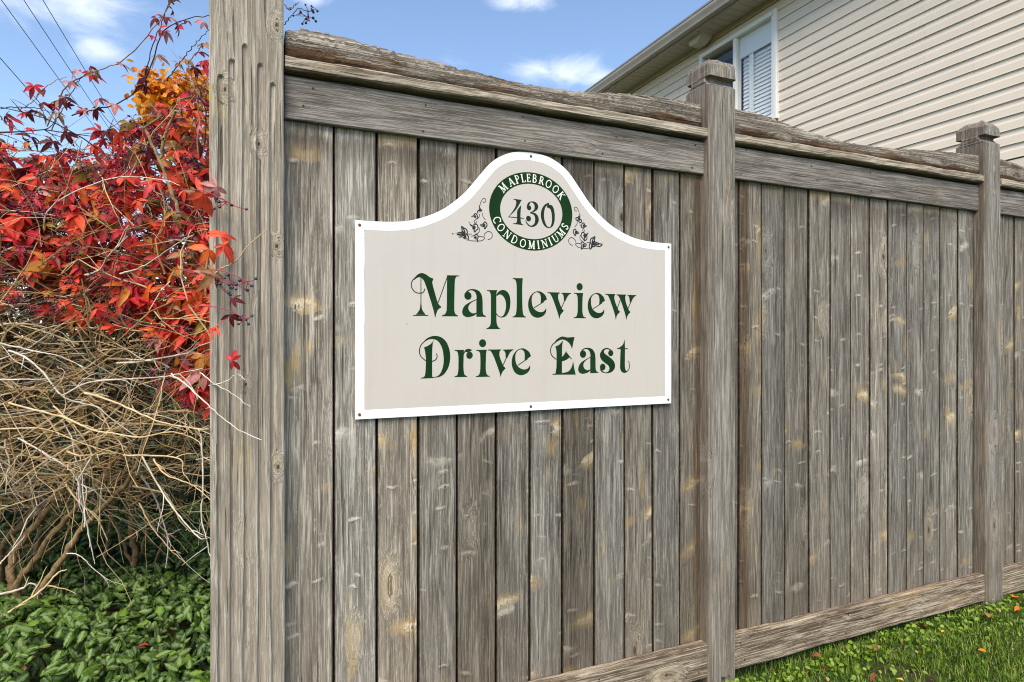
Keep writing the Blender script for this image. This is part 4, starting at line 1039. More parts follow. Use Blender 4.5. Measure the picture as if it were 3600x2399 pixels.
for x, z, lab in WIRES:
    ys = np.linspace(-14, 31, 30)
    sag = 0.35 * ((ys - 8.5) / 22.5) ** 2
    v, f = tube(np.c_[np.full(30, x), ys, z - 0.2 + sag], 0.0075, 0.0075, 5)
    o = obj("power_line", mesh_np("power_line", v, f, M_WIRE), label=lab, cat="power line", group="power lines over the vine")

# ------------------------------------------------------------------ leaves
def leaf_mat(name, col, col2, transl=0.35, rough=0.42, nscale=30):
    m, nt = new_mat(name)
    co = nd(nt, 'ShaderNodeTexCoord').outputs['Object']
    rnd = nd(nt, 'ShaderNodeObjectInfo').outputs['Random']
    cv = vadd(nt, co, vmul(nt, rnd, (9, 5, 3)))
    n1 = noise(nt, cv, nscale, 4.0, 0.6)
    n2 = noise(nt, cv, nscale * 0.3, 2.0, 0.6)
    f = sstep(nt, mth(nt, 'ADD', mth(nt, 'MULTIPLY', n1, 0.5), mth(nt, 'MULTIPLY', n2, 0.6)), 0.42, 0.68)
    c = mix(nt, f, col, col2)
    rib = nd(nt, 'ShaderNodeAttribute', None, attribute_name='rib').outputs['Fac']
    c = mix(nt, mth(nt, 'MULTIPLY', sstep(nt, rib, 0.16, 0.02), 0.4), c, tuple(min(0.9, x * 1.25 + 0.06) for x in col2))
    sp = noise(nt, cv, nscale * 2.2, 2.0, 0.5)
    c = mix(nt, mth(nt, 'MULTIPLY', sstep(nt, sp, 0.66, 0.72), 0.6), c, tuple(x * 0.25 + 0.012 for x in col))
    c = mix(nt, mth(nt, 'MULTIPLY', sstep(nt, rib, 0.80, 1.0), 0.30), c, tuple(x * 0.4 for x in col))
    finish(nt, c, rough, 0.22, None, 0.0, transl)
    return m


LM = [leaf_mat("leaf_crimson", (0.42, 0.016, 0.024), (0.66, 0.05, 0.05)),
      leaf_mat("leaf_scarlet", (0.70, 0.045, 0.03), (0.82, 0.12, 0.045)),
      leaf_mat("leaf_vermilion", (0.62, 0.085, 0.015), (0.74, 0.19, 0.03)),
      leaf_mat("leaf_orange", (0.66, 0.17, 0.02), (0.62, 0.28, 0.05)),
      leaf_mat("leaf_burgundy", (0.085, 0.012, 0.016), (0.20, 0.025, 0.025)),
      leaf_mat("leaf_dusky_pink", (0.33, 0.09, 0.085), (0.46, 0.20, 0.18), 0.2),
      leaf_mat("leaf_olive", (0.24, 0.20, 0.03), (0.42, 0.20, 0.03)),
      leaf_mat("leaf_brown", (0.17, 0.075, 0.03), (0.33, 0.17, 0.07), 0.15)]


def leaflet(Lh, W, fold, curl, twist=0.0, base=(0, 0), ang=0.0):
    """pointed ovate leaflet: mid rib plus two edges, folded and curled; along +y then rotated by ang"""
    t = np.array([0.0, 0.18, 0.42, 0.68, 0.87, 1.0])
    w = np.array([0.03, 0.62, 1.0, 0.80, 0.36, 0.0]) * W / 2
    yy = t * Lh
    zc = -curl * t ** 2 * Lh
    mid = np.c_[np.zeros(6), yy, zc]
    lft = np.c_[-w * math.cos(fold), yy, zc + w * math.sin(fold) + 0.02 * Lh * np.sin(t * 9 + twist)]
    rgt = np.c_[w * math.cos(fold), yy, zc + w * math.sin(fold) + 0.02 * Lh * np.cos(t * 8 + twist)]
    v = np.vstack([mid, lft[1:5], rgt[1:5]])      # 6 + 4 + 4
    f = []
    Lx = [0, 6, 7, 8, 9, 5]
    Rx = [0, 10, 11, 12, 13, 5]
    for i in range(5):
        for S, fl in ((Lx, 0), (Rx, 1)):
            a, b, c, d = i, i + 1, S[i + 1], S[i]
            if i == 0:
                q = [(0, b, c)]
            elif i == 4:
                q = [(a, b, d)]
            else:
                q = [(a, b, c), (a, c, d)]
            f += [tuple(reversed(x)) if fl else x for x in q]
    ca_, sa_ = math.cos(ang), math.sin(ang)
    v = np.c_[v[:, 0] * ca_ - v[:, 1] * sa_ + base[0], v[:, 0] * sa_ + v[:, 1] * ca_ + base[1], v[:, 2]]
    return v, np.array(f)


def creeper_leaf(seed):
    """five leaflets spreading from one point, drooping; unit size ~0.1 m"""
    r = np.random.default_rng(seed)
    V, F, o = [], [], 0
    nl = 5 if seed % 4 else 3
    angs = {5: (-112, -55, 0, 56, 114), 3: (-62, 0, 64)}[nl]
    for a in angs:
        s = r.uniform(0.75, 1.1) * (1.0 if abs(a) < 20 else 0.9 if abs(a) < 80 else 0.68)
        v, f = leaflet(0.088 * s, 0.042 * s * r.uniform(0.75, 1.1), r.uniform(0.1, 0.7), r.uniform(0.05, 0.75), r.uniform(0, 6), (0, 0), math.radians(a + r.normal(0, 9)))
        tilt = r.normal(0, 0.35)
        v[:, 2] += v[:, 0] * tilt * 0.4 - np.hypot(v[:, 0], v[:, 1]) * r.uniform(0.0, 0.45)
        V.append(v); F.append(f + o); o += len(v)
    return np.vstack(V), np.vstack(F)


LEAF = [creeper_leaf(s) for s in range(1, 13)]


def add_rib(me):
    n_ = len(me.vertices)
    at_ = me.attributes.new('rib', 'FLOAT', 'POINT')
    at_.data.foreach_set('value', np.tile(np.r_[np.zeros(6), np.ones(8)], n_ // 14).astype(np.float32))
    return me


def rotm(rng, n, up, spread):
    """random frames: leaf normal near 'up' vectors (n,3) with jitter; random spin"""
    nrm = up + rng.normal(0, spread, (n, 3))
    nrm /= np.linalg.norm(nrm, axis=1)[:, None]
    tmp = rng.normal(size=(n, 3)) + np.array([0, 0, -1.1])      # tips hang downward
    t = tmp - (tmp * nrm).sum(1)[:, None] * nrm
    t /= np.linalg.norm(t, axis=1)[:, None]
    b = np.cross(t, nrm)
    return np.stack([b, t, nrm], axis=2)      # columns: x,y,z


def scatter(shapes, pos, R, scale, midx, rng):
    V, F, M, o = [], [], [], 0
    which = rng.integers(0, len(shapes), len(pos))
    for s, (v, f) in enumerate(shapes):
        idx = np.where(which == s)[0]
        if not len(idx):
            continue
        vv = np.einsum('nij,vj->nvi', R[idx], v) * scale[idx][:, None, None] + pos[idx][:, None, :]
        ff = f[None] + (np.arange(len(idx)) * len(v))[:, None, None] + o
        V.append(vv.reshape(-1, 3)); F.append(ff.reshape(-1, f.shape[1]))
        M.append(np.repeat(midx[idx], len(f)))
        o += len(idx) * len(v)
    return np.vstack(V), np.vstack(F), np.concatenate(M)


# ------------------------------------------------------------------ creeper
VD = {"stems":[[22,[-1090,1894,1,-1074,1903,143,-1089,1924,248,-1043,1919,355,-924,1883,515,-859,1870,601]],[17,[-1053,1867,108,-1026,1834,197,-960,1783,284,-887,1730,399,-783,1663,527,-668,1591,674,-599,1539,764]],[16,[-980,1748,6,-907,1691,172,-823,1629,308,-733,1565,449,-620,1490,588,-520,1421,698,-448,1364,839]],[17,[-607,2229,8,-578,2182,130,-592,2152,309,-583,2113,460,-661,2111,658]],[10,[-766,2353,23,-733,2290,202,-709,2230,369,-730,2190,523,-714,2134,691]],[9,[-596,2257,31,-658,2226,246,-694,2183,379,-661,2111,534]],[8,[-489,2232,49,-411,2133,258,-350,2041,394,-314,1960,576]],[8,[-581,2251,39,-513,2127,273,-418,1991,415,-386,1882,639]],[19,[-1264,2373,17,-1209,2295,182,-1140,2210,264,-1058,2120,438,-1049,2062,623]],[15,[-1137,2536,42,-1093,2444,288,-1034,2346,451,-1113,2308,658]],[17,[-1220,2245,248,-1108,2114,383,-943,1961,535,-818,1825,689,-745,1712,888]],[9,[-944,1689,1432,-926,1663,1586,-915,1640,1724,-897,1614,1791]],[11,[-825,1637,1375,-840,1625,1502,-854,1613,1612,-856,1596,1722]],[10,[-690,1524,1403,-705,1512,1500,-711,1497,1636,-716,1481,1717]],[8,[-535,1402,1308,-529,1399,1444,-523,1397,1512,-504,1388,1594]],[8,[-263,1175,1948,-299,1191,2060,-342,1209,2191,-402,1235,2336,-420,1243,2355]],[7,[-336,1152,2209,-322,1132,2289,-297,1108,2349,-267,1081,2396,-248,1059,2372]]],"dead":[[4,[-975,1375,1308,-869,1366,1358,-761,1355,1449,-685,1358,1508]],[5,[-888,1174,1349,-824,1154,1319,-760,1134,1258,-690,1111,1161,-620,1089,1131,-555,1068,1112,-512,1057,1068,-407,1019,982]],[4,[-939,1250,1379,-793,1205,1342,-707,1186,1317,-614,1164,1269]],[4,[-939,1250,1226,-820,1235,1224,-750,1241,1228,-731,1269,1238]],[5,[-888,1174,1134,-778,1105,1106,-669,1038,1078,-551,966,1028,-467,909,1019,-379,850,1005,-261,778,1031,-160,714,997,-148,689,947]],[4,[-685,1085,1163,-584,1009,1220,-454,920,1236,-316,827,1247,-249,765,1260,-143,686,1284]],[5,[-590,990,1180,-486,901,1154,-384,813,1113,-296,731,1079,-170,633,1059,-117,566,1062]],[3,[-190,31,1298,-147,-8,1266,-111,-43,1230,-66,-82,1187,-13,-125,1145,45,-170,1122]],[2,[-112,-25,1303,-77,-69,1276,-28,-120,1250,19,-169,1213]],[2,[-89,-46,1266,-47,-86,1278,-21,-119,1302,5,-152,1287]],[5,[-648,1124,818,-636,1130,785,-630,1138,721,-610,1140,608,-595,1145,505,-583,1150,433]],[4,[-580,1095,910,-640,1134,797,-609,1134,763,-623,1154,655,-637,1174,577]],[4,[-368,839,932,-284,761,786,-218,692,707,-154,623,646,-122,568,654]],[4,[-319,763,930,-272,688,885,-177,592,858,-110,508,812]],[4,[-148,634,1040,-139,617,860,-144,605,721,-123,582,627,-110,563,561]],[7,[-993,1438,158,-908,1414,211,-823,1391,271,-766,1380,338,-734,1379,352]],[6,[-993,1438,261,-908,1414,282,-882,1417,300,-856,1419,285,-853,1431,221]],[3,[-112,-25,1543,-66,-62,1590,-29,-96,1609,-10,-122,1623,19,-152,1661,61,-187,1696]],[4,[-939,1250,1018,-771,1177,1018,-603,1104,951,-463,1044,910]],[4,[-427,810,947,-236,727,936,-215,718,880,-190,707,840]],[4,[-888,1283,974,-761,1201,905,-659,1129,841]],[4,[-732,1160,1116,-648,1124,1024,-580,1095,910]],[3,[-694,1199,477,-649,1179,471,-592,1154,415,-535,1129,362]],[4,[-417,1133,682,-372,1131,581,-304,1120,480,-235,1108,400]],[4,[-975,1375,415,-937,1386,464,-892,1394,520]],[4,[-815,1360,1894,-790,1322,1962,-696,1254,2030,-563,1169,2080,-455,1094,2093,-315,1006,2074,-244,949,2043]],[5,[-632,1226,1676,-567,1161,1697,-531,1110,1749,-446,1036,1830]],[4,[-474,1048,1672,-414,995,1687,-350,940,1720,-259,873,1782,-187,814,1814]]],"shoots":[[3,[-1047,1625,2478,-972,1592,2484,-904,1562,2482,-829,1530,2464,-766,1503,2437]],[4,[-841,1535,2396,-765,1471,2555,-659,1394,2617,-580,1328,2631,-508,1266,2645,-402,1188,2736,-304,1114,2857,-277,1072,2892]],[4,[-735,1489,2444,-636,1392,2453,-529,1290,2461,-401,1180,2545,-341,1100,2702,-289,1023,2740,-211,934,2745,-127,843,2734,-84,770,2705]],[3,[-426,1246,2526,-375,1196,2705,-330,1149,2816,-297,1108,2893,-283,1074,2917]],[3,[-306,1084,2524,-242,984,2583,-181,884,2625,-127,789,2652]],[3,[-966,1589,2471,-904,1562,2512,-860,1543,2567,-810,1522,2608,-760,1500,2628]],[3,[-814,1469,2359,-753,1442,2480,-698,1418,2587,-649,1397,2627]],[4,[-177,919,2183,-170,889,2327,-190,871,2462,-205,850,2523,-160,803,2576]],[4,[-149,907,2214,-142,868,2324,-162,840,2407,-179,811,2464]],[3,[-1047,1625,2444,-1016,1611,2403,-966,1589,2376,-910,1565,2335]]],"fp":{"berry":[[-64,-133,1556],[-28,-149,1548],[8,-165,1556],[1,-161,1457],[-42,-143,1772]],"leaf":[[-57,-136,1678],[-49,-139,1654],[-26,-150,1508],[-31,-147,1465],[-68,-132,1430],[-28,-149,1339],[-71,-130,1576],[-86,-124,1643],[-100,-117,1796],[-68,-132,1812]]},"sprig":[[2,[134,348,2518,155,339,2547,181,327,2573,211,314,2565,238,303,2573]],[2,[135,347,2586,152,340,2570,170,332,2586,181,327,2596]],[2,[211,314,2565,212,314,2544,215,312,2525]]]}
unp = lambda q: np.array(q, float).reshape(-1, 3) / 1000.0
VB = np.array([-0.85, 2.0, 0.0])
vine = thing("creeper_vine", tuple(VB), "tangled Virginia creeper with red autumn leaves and blue black berries beside the end post", "vine")


def bark(name, a, b, sc_=40, rough=0.9):
    m, nt = new_mat(name)
    co = nd(nt, 'ShaderNodeTexCoord').outputs['Object']
    n1 = noise(nt, co, sc_, 4.0, 0.65)
    n2 = noise(nt, co, sc_ * 5, 2.0, 0.6)
    n3 = noise(nt, co, 3.0, 2.0, 0.5)
    f = sstep(nt, mth(nt, 'ADD', mth(nt, 'MULTIPLY', n1, 0.6), mth(nt, 'MULTIPLY', mth(nt, 'ADD', n2, n3), 0.25)), 0.38, 0.70)
    bp = nd(nt, 'ShaderNodeBump', {'Strength': 0.6, 'Distance': 0.004, 'Height': n1})
    finish(nt, mix(nt, f, a, b), rough, 0.15, bp.outputs[0])
    return m


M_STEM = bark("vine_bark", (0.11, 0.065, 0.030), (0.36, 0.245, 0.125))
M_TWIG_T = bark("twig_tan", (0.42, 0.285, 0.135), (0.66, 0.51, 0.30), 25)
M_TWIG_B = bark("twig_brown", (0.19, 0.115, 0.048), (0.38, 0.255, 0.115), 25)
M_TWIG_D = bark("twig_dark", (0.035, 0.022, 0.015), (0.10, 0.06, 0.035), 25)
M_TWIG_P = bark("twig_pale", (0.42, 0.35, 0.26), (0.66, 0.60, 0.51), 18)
M_STALK = plain("berry_stalk", (0.33, 0.03, 0.05), 0.5, 0.4)
M_BERRY = plain("berry", (0.012, 0.014, 0.032), 0.35, 0.5, 60, 0.5, col2=(0.05, 0.06, 0.10))
vr = np.random.default_rng(77)

def fork(p, r, rng, depth=0):
    """tapered twig with side twigs, as verts and quads"""
    V, F = tube(p, r, r * 0.4, 6 if r > 0.002 else 5, 0.05, rng)
    V, F = [V], [F]
    o_ = len(V[0])
    d_all = np.gradient(p, axis=0)
    ln = np.linalg.norm(np.diff(p, axis=0), axis=1).sum()
    for _ in range(max(1, int(ln / 0.11))):
        i_ = int(rng.integers(2, len(p) - 2))
        d = d_all[i_] / np.linalg.norm(d_all[i_]) + rng.normal(0, 0.55, 3)
        d /= np.linalg.norm(d)
        l2 = rng.uniform(0.03, 0.15)
        q = [p[i_]]
        for s_ in range(5):
            d = d + rng.normal(0, 0.16, 3)
            d /= np.linalg.norm(d)
            q.append(q[-1] + d * l2 / 5)
        v, f = tube(np.array(q), r * 0.55, r * 0.22, 5)
        V.append(v); F.append(f + o_); o_ += len(v)
    return np.vstack(V), np.vstack(F)


# main stems, each a part
for r, q in VD['stems']:
    p = smooth_path(unp(q), 26)
    p += vr.normal(0, 0.0035, p.shape)
    if p[0][2] < 0.35:
        p = np.vstack([[p[0][0], p[0][1], -0.05], p])
    e = p[-1] + (p[-1] - p[-4]) * 2.2 + np.array([0, 0.05, 0.15])
    p = np.vstack([p, (p[-1] + e) / 2 + vr.normal(0, 0.03, 3), e])
    v, f = tube(p - VB, r / 1000.0 * 1.12, r / 1000.0 * 0.6, 9, 0.07, vr)
    obj("stem", mesh_np("stem", v, f, M_STEM, smooth=True), vine)
# pale dead shoots that stand clear of the tangle
for r, q in VD['dead']:
    p = smooth_path(unp(q), 26)
    kink = vr.normal(0, 0.0009, p.shape) + np.cumsum(vr.normal(0, 0.0016, p.shape), axis=0) * np.linspace(0, 1, 26)[:, None] * np.linspace(1, 0, 26)[:, None]
    p = p + kink
    v, f = fork(p - VB, r / 1000.0 * 0.95, vr) if p[:, 1].min() > 0.15 else tube(p - VB, r / 1000.0 * 0.95, r / 1000.0 * 0.4, 6, 0.06, vr)
    obj("dead_shoot", mesh_np("dead_shoot", v, f, M_TWIG_P if vr.random() < 0.72 else M_TWIG_T, smooth=True), vine)
shoot_pts = []
for r, q in VD['shoots'] + VD['sprig']:
    p = smooth_path(unp(q), 30)
    p = p + vr.normal(0, 0.002, p.shape)
    v, f = tube(p - VB, r / 1000.0 * 0.85, r / 1000.0 * 0.4, 6)
    obj("shoot", mesh_np("shoot", v, f, M_TWIG_D if vr.random() < 0.6 else M_TWIG_B, smooth=True), vine)
    shoot_pts.append(p)

# envelope of the bush: top and the lower edge of the leafy part, as heights over X
TOPX = ([-2.6, -1.6, -1.05, -0.67, -0.45, -0.2, 0.1, 0.5], [2.3, 2.42, 2.40, 2.42, 2.55, 2.74, 2.6, 2.3])
LOWX = ([-2.6, -1.6, -1.05, -0.6, -0.35, -0.15, 0.1, 0.5], [1.7, 1.65, 1.60, 1.50, 1.22, 1.08, 1.1, 1.2])
bush_top = lambda x: np.interp(x, *TOPX)
bush_low = lambda x: np.interp(x, *LOWX)


def bush_front(x, z):
    """front surface (Y) of the mass, bulging at mid height"""
    return 1.62 + 0.42 * (x + 0.15) * -0.9 * 0 + 0.38 * np.clip(-x - 0.15, 0, 2) * 0.9 - 0.35 - 0.20 * np.sin(np.clip(z / 2.4, 0, 1) * math.pi) + 0.25 * np.clip(z - 1.9, 0, 1)


# twig tangle, one mass
TV, TF, TM, o = [], [], [], 0
NT = 4300
for i in range(NT):
    x = vr.uniform(-2.3, 0.25)
    u = vr.random()
    if i < 3400:
        z = vr.uniform(0.55, 1.85) if vr.random() < 0.93 else vr.uniform(0.3, 0.6)
    else:
        z = vr.uniform(1.5, bush_top(x) - 0.02)
    y = bush_front(x, z) + 0.9 * u ** 1.5
    if z < 0.85:
        y += (0.85 - z) * 1.3
    d = vr.normal(0, 1, 3) * np.array([1.0, 0.5, 0.62]) + np.array([0.25, -0.05, 0.25 if z < 1.0 else 0.0])
    d /= np.linalg.norm(d)
    ln = vr.uniform(0.2, 0.75)
    n_ = 7
    pts = [np.array([x, y, z])]
    for s in range(n_ - 1):
        d = d + vr.normal(0, 0.20, 3) + np.array([0, 0, -0.045])
        d /= np.linalg.norm(d)
        pts.append(pts[-1] + d * ln / (n_ - 1))
    pts = np.array(pts)
    if pts[:, 2].min() < 0.1 or (pts[:, 2] > bush_top(pts[:, 0]) + 0.12).any():
        continue
    if x > -0.42 and z < 1.05 and vr.random() < 0.72:
        continue
    near = (pts[:, 0] > -0.12) & (pts[:, 1] < 0.25)
    if near.any():
        continue
    r = vr.choice([0.0017, 0.0023, 0.0033, 0.0050], p=[0.26, 0.34, 0.25, 0.15])
    v, f = tube(pts, r, r * 0.4, 4 if r < 0.003 else 5)
    if r > 0.003:
        v, f = fork(pts, r, vr)
    if f.shape[1] == 4:
        TV.append(v - VB); TF.append(f + o); o += len(v)
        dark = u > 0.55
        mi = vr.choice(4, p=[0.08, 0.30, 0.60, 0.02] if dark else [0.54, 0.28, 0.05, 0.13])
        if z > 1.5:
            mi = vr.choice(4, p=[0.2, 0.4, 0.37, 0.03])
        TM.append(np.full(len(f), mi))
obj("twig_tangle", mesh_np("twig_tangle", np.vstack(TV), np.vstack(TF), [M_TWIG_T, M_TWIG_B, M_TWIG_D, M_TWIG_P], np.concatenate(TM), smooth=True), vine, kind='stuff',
    label="dense tangle of thin tan and brown twigs")


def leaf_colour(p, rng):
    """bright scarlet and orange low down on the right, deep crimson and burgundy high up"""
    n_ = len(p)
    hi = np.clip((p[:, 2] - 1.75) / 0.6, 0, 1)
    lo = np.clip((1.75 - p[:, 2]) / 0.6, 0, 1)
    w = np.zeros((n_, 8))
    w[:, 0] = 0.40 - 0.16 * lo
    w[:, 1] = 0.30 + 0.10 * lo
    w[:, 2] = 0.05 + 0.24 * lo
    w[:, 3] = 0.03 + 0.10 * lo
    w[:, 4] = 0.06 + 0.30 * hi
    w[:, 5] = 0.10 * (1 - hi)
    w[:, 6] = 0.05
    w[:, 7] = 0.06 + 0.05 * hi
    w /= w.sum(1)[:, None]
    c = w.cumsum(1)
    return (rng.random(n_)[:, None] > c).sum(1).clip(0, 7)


# leaf positions: a shell near the front and top, thinner inside
lp, lup = [], []
while len(lp) < 2750:
    x = vr.uniform(-2.3, 0.22)
    lo_, hi_ = bush_low(x), bush_top(x)
    z = lo_ - 0.05 + (hi_ - lo_ + 0.05) * vr.random() ** 0.85
    if z < lo_ + 0.12 and vr.random() < 0.6:
        continue
    if vr.random() < np.clip((z - hi_ + 0.30) / 0.30, 0, 1) * 0.85:
        continue
    dep = vr.exponential(0.22)
    if dep > 0.9:
        continue
    y = bush_front(x, z) - 0.03 + dep
    if x > -0.13 and y < 0.3:
        continue
    lp.append((x, y, z))
    lup.append((0.1, -0.75, 0.75))
for _ in range(190):          # a cascade that hangs low beside the post
    x, z = vr.uniform(-0.50, -0.10), vr.uniform(1.02, 1.62)
    if z < 1.62 - (x + 0.55) * 1.35:
        continue
    lp.append((x, bush_front(x, z) - 0.05 + vr.exponential(0.10), z))
    lup.append((0.1, -0.75, 0.75))
lp, lup = np.array(lp), np.array(lup)
order = np.argsort(lp[:, 1] - bush_front(lp[:, 0], lp[:, 2]) + np.where((lp[:, 0] > -1.15), 0, 3))
lp, lup = lp[order], lup[order]
# leaves strung along the free shoots
sp_, su_ = [], []
for p in shoot_pts:
    ln = np.linalg.norm(np.diff(p, axis=0), axis=1).sum()
    for k in range(max(2, int(ln / 0.055))):
        if vr.random() < 0.35:
            continue
        c = p[vr.integers(2, len(p))] + vr.normal(0, 0.018, 3)
        sp_.append(c); su_.append((0, -0.7, 0.6))
lp = np.vstack([np.array(sp_), lp]); lup = np.vstack([np.array(su_), lup])
nsh = len(sp_)
lR = rotm(vr, len(lp), lup, 0.55)
lS = vr.uniform(0.55, 1.12, len(lp)) * np.where(lp[:, 2] > 2.2, 0.85, 1.0)
lS[:nsh] *= 0.72
lS[:nsh] *= np.where(lp[:nsh, 0] > 0.08, 0.42, 1.0)
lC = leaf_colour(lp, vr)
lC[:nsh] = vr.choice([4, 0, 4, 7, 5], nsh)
leaf_me = []
for v, f in LEAF:
    leaf_me.append(add_rib(mesh_np("leaf", v, f, LM[0], smooth=False)))
NP_ = 285


def put_leaf(p, R3, s, ci, mi):
    o = obj("leaf", leaf_me[mi], vine)
    M4 = Matrix([[*(R3[0] * s), p[0] - VB[0]], [*(R3[1] * s), p[1] - VB[1]], [*(R3[2] * s), p[2] - VB[2]], [0, 0, 0, 1]])
    o.matrix_local = M4
    o.material_slots[0].link = 'OBJECT'
    o.material_slots[0].material = LM[int(ci)]
    return o


for i in range(NP_):
    put_leaf(lp[i], lR[i], lS[i], lC[i], int(vr.integers(0, len(LEAF))))
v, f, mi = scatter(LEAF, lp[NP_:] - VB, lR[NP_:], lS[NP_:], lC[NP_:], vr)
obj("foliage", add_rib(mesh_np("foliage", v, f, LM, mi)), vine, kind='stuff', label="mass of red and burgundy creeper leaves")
# sprays in front of the post
for k, q in enumerate(VD['fp']['leaf']):
    p = np.array(q) / 1000.0
    R3 = rotm(vr, 1, np.array([[0.1, -0.9, 0.3]]), 0.3)[0]
    put_leaf(p, R3, (0.6, 0.55, 0.35, 0.38, 0.5, 0.45, 0.6, 0.65, 0.8, 0.55)[k], (1, 1, 4, 4, 1, 0, 7, 2, 1, 5)[k], k % len(LEAF))


def ico(r):
    t = (1 + 5 ** 0.5) / 2
    v = np.array([(-1, t, 0), (1, t, 0), (-1, -t, 0), (1, -t, 0), (0, -1, t), (0, 1, t), (0, -1, -t), (0, 1, -t), (t, 0, -1), (t, 0, 1), (-t, 0, -1), (-t, 0, 1)], float)
    v = v / np.linalg.norm(v[0]) * r
    f = [(0, 11, 5), (0, 5, 1), (0, 1, 7), (0, 7, 10), (0, 10, 11), (1, 5, 9), (5, 11, 4), (11, 10, 2), (10, 7, 6), (7, 1, 8), (3, 9, 4), (3, 4, 2), (3, 2, 6), (3, 6, 8), (3, 8, 9), (4, 9, 5), (2, 4, 11), (6, 2, 10), (8, 6, 7), (9, 8, 1)]
    return v, f


def berry_cluster(c, n_, spread, anchor=None):
    V, F, mi_, o = [], [], [], 0
    hub = np.array([0, 0, 0.0])
    if anchor is not None:
        v, f = tube(smooth_path([anchor, (anchor + hub) / 2 + np.array([0, -0.005, 0.01]), hub], 8), 0.0016, 0.0013, 5)
        V += v.tolist(); F += [tuple(int(x) for x in q) for q in f]; mi_ += [0] * len(f); o = len(V)
    for k in range(n_):
        e = vr.normal(0, spread, 3) * np.array([1, 0.5, 0.7]) + np.array([0, -0.004, -spread * 0.5])
        v, f = tube(smooth_path([hub, e * 0.5 + vr.normal(0, 0.004, 3), e], 5), 0.0012, 0.0010, 4)
        F += [tuple(int(x) + o for x in q) for q in f]; V += v.tolist(); mi_ += [0] * len(f); o = len(V)
        v, f = ico(vr.uniform(0.0038, 0.0056))
        V += (v + e).tolist(); F += [tuple(i + o for i in q) for q in f]; mi_ += [1] * len(f); o = len(V)
    me = mesh_py("berry_cluster", V, F, None, smooth=True)
    me.materials.append(M_STALK); me.materials.append(M_BERRY)
    me.polygons.foreach_set('material_index', mi_)
    obj("berry_cluster", me, vine, tuple(np.array(c) - VB))


for q in VD['fp']['berry']:
    c = np.array(q) / 1000.0
    berry_cluster(c, 6, 0.020, np.array([-0.11 - max(0, c[0]) * 0.9, 0.03, 0.03]))
berry_cluster(np.array((0.214, 0.312, 2.545)), 9, 0.022)
berry_cluster(np.array((0.222, 0.308, 2.575)), 5, 0.016)
for k in range(110):
    x = vr.uniform(-1.1, -0.15)
    z = vr.uniform(bush_low(x) - 0.05, bush_top(x) - 0.08)
    berry_cluster((x, bush_front(x, z) - vr.uniform(0.02, 0.09), z), int(vr.integers(5, 11)), 0.024)

# ------------------------------------------------------------------ evergreen hedge behind the creeper
M_HEDGE = [leaf_mat("hedge_dark", (0.012, 0.024, 0.010), (0.028, 0.05, 0.018), 0.15), leaf_mat("hedge_mid", (0.028, 0.055, 0.016), (0.055, 0.095, 0.028), 0.2)]
hedge = thing("evergreen_shrub", (-0.9, 3.9, 0), "dark evergreen shrub in shade behind the creeper stems", "shrub")
oval = leaflet(0.075, 0.042, 0.3, 0.2)
hn = 9000
hx, hy_, hz = vr.uniform(-3.2, 0.9, hn), 3.35 + vr.exponential(0.28, hn), vr.random(hn) ** 0.8 * 1.75
hp = np.c_[hx, hy_, hz] - np.array([-0.9, 3.9, 0])
v, f, mi = scatter([oval], hp, rotm(vr, hn, np.tile((0, -0.7, 0.7), (hn, 1)), 0.6), vr.uniform(0.7, 1.3, hn), (vr.random(hn) < 0.35).astype(int), vr)
obj("foliage", add_rib(mesh_np("foliage", v, f, M_HEDGE, mi)), hedge, kind='stuff')
for k in range(7):
    bx = -2.6 + k * 0.55
    p = smooth_path([(bx + 0.9, 0.0, -0.05), (bx + 0.9 + vr.normal(0, 0.08), 0.05, 0.7), (bx + 0.9 + vr.normal(0, 0.2), 0.0, 1.5)], 10)
    v, f = tube(p, 0.022, 0.008, 7)
    obj("stem", mesh_np("stem", v, f, M_TWIG_D, smooth=True), hedge)

# ------------------------------------------------------------------ orange maple far behind
M_OR = [leaf_mat("maple_orange", (0.70, 0.25, 0.015), (0.80, 0.36, 0.02), 0.4), leaf_mat("maple_gold", (0.74, 0.36, 0.02), (0.80, 0.46, 0.04), 0.4),
        leaf_mat("maple_red_orange", (0.60, 0.15, 0.02), (0.72, 0.22, 0.02), 0.4)]
TB = np.array([-1.0, 13.0, 0.0])
maple = thing("maple_tree", tuple(TB), "orange autumn maple glowing behind the red creeper", "tree")
ml = leaflet(0.16, 0.15, 0.25, 0.2)
cl_c = []
for k in range(30):
    a, ph = vr.uniform(0, 6.28), vr.uniform(-0.5, 1.0)
    rr = 1.0 * vr.random() ** 0.4
    cl_c.append((rr * math.cos(a), rr * math.sin(a) * 0.9, 5.85 + 1.05 * ph * (1.2 - 0.45 * rr)))
cl_c = np.array(cl_c)
mn = 2100
cc_ = cl_c[vr.integers(0, len(cl_c), mn)]
mp = cc_ + vr.normal(0, 0.15, (mn, 3))
v, f, mi = scatter([ml], mp, rotm(vr, mn, np.tile((0, -0.5, 0.8), (mn, 1)), 0.7), vr.uniform(0.6, 1.1, mn), vr.choice(3, mn, p=[0.62, 0.13, 0.25]), vr)
obj("crown", add_rib(mesh_np("crown", v, f, M_OR, mi)), maple, kind='stuff')
v, f = tube(smooth_path([(0, 0, -0.1), (0.05, 0, 1.8), (-0.05, 0.05, 4.0), (0.02, 0, 5.9)], 16), 0.15, 0.04, 9)
obj("trunk", mesh_np("trunk", v, f, M_TWIG_D, smooth=True), maple)
for c in cl_c[:26]:
    v, f = tube(smooth_path([(0, 0, 3.0 + vr.random() * 1.6), c * np.array([0.5, 0.5, 0.88]), c], 8), 0.03, 0.008, 5)
    obj("branch", mesh_np("branch", v, f, M_TWIG_D, smooth=True), maple)

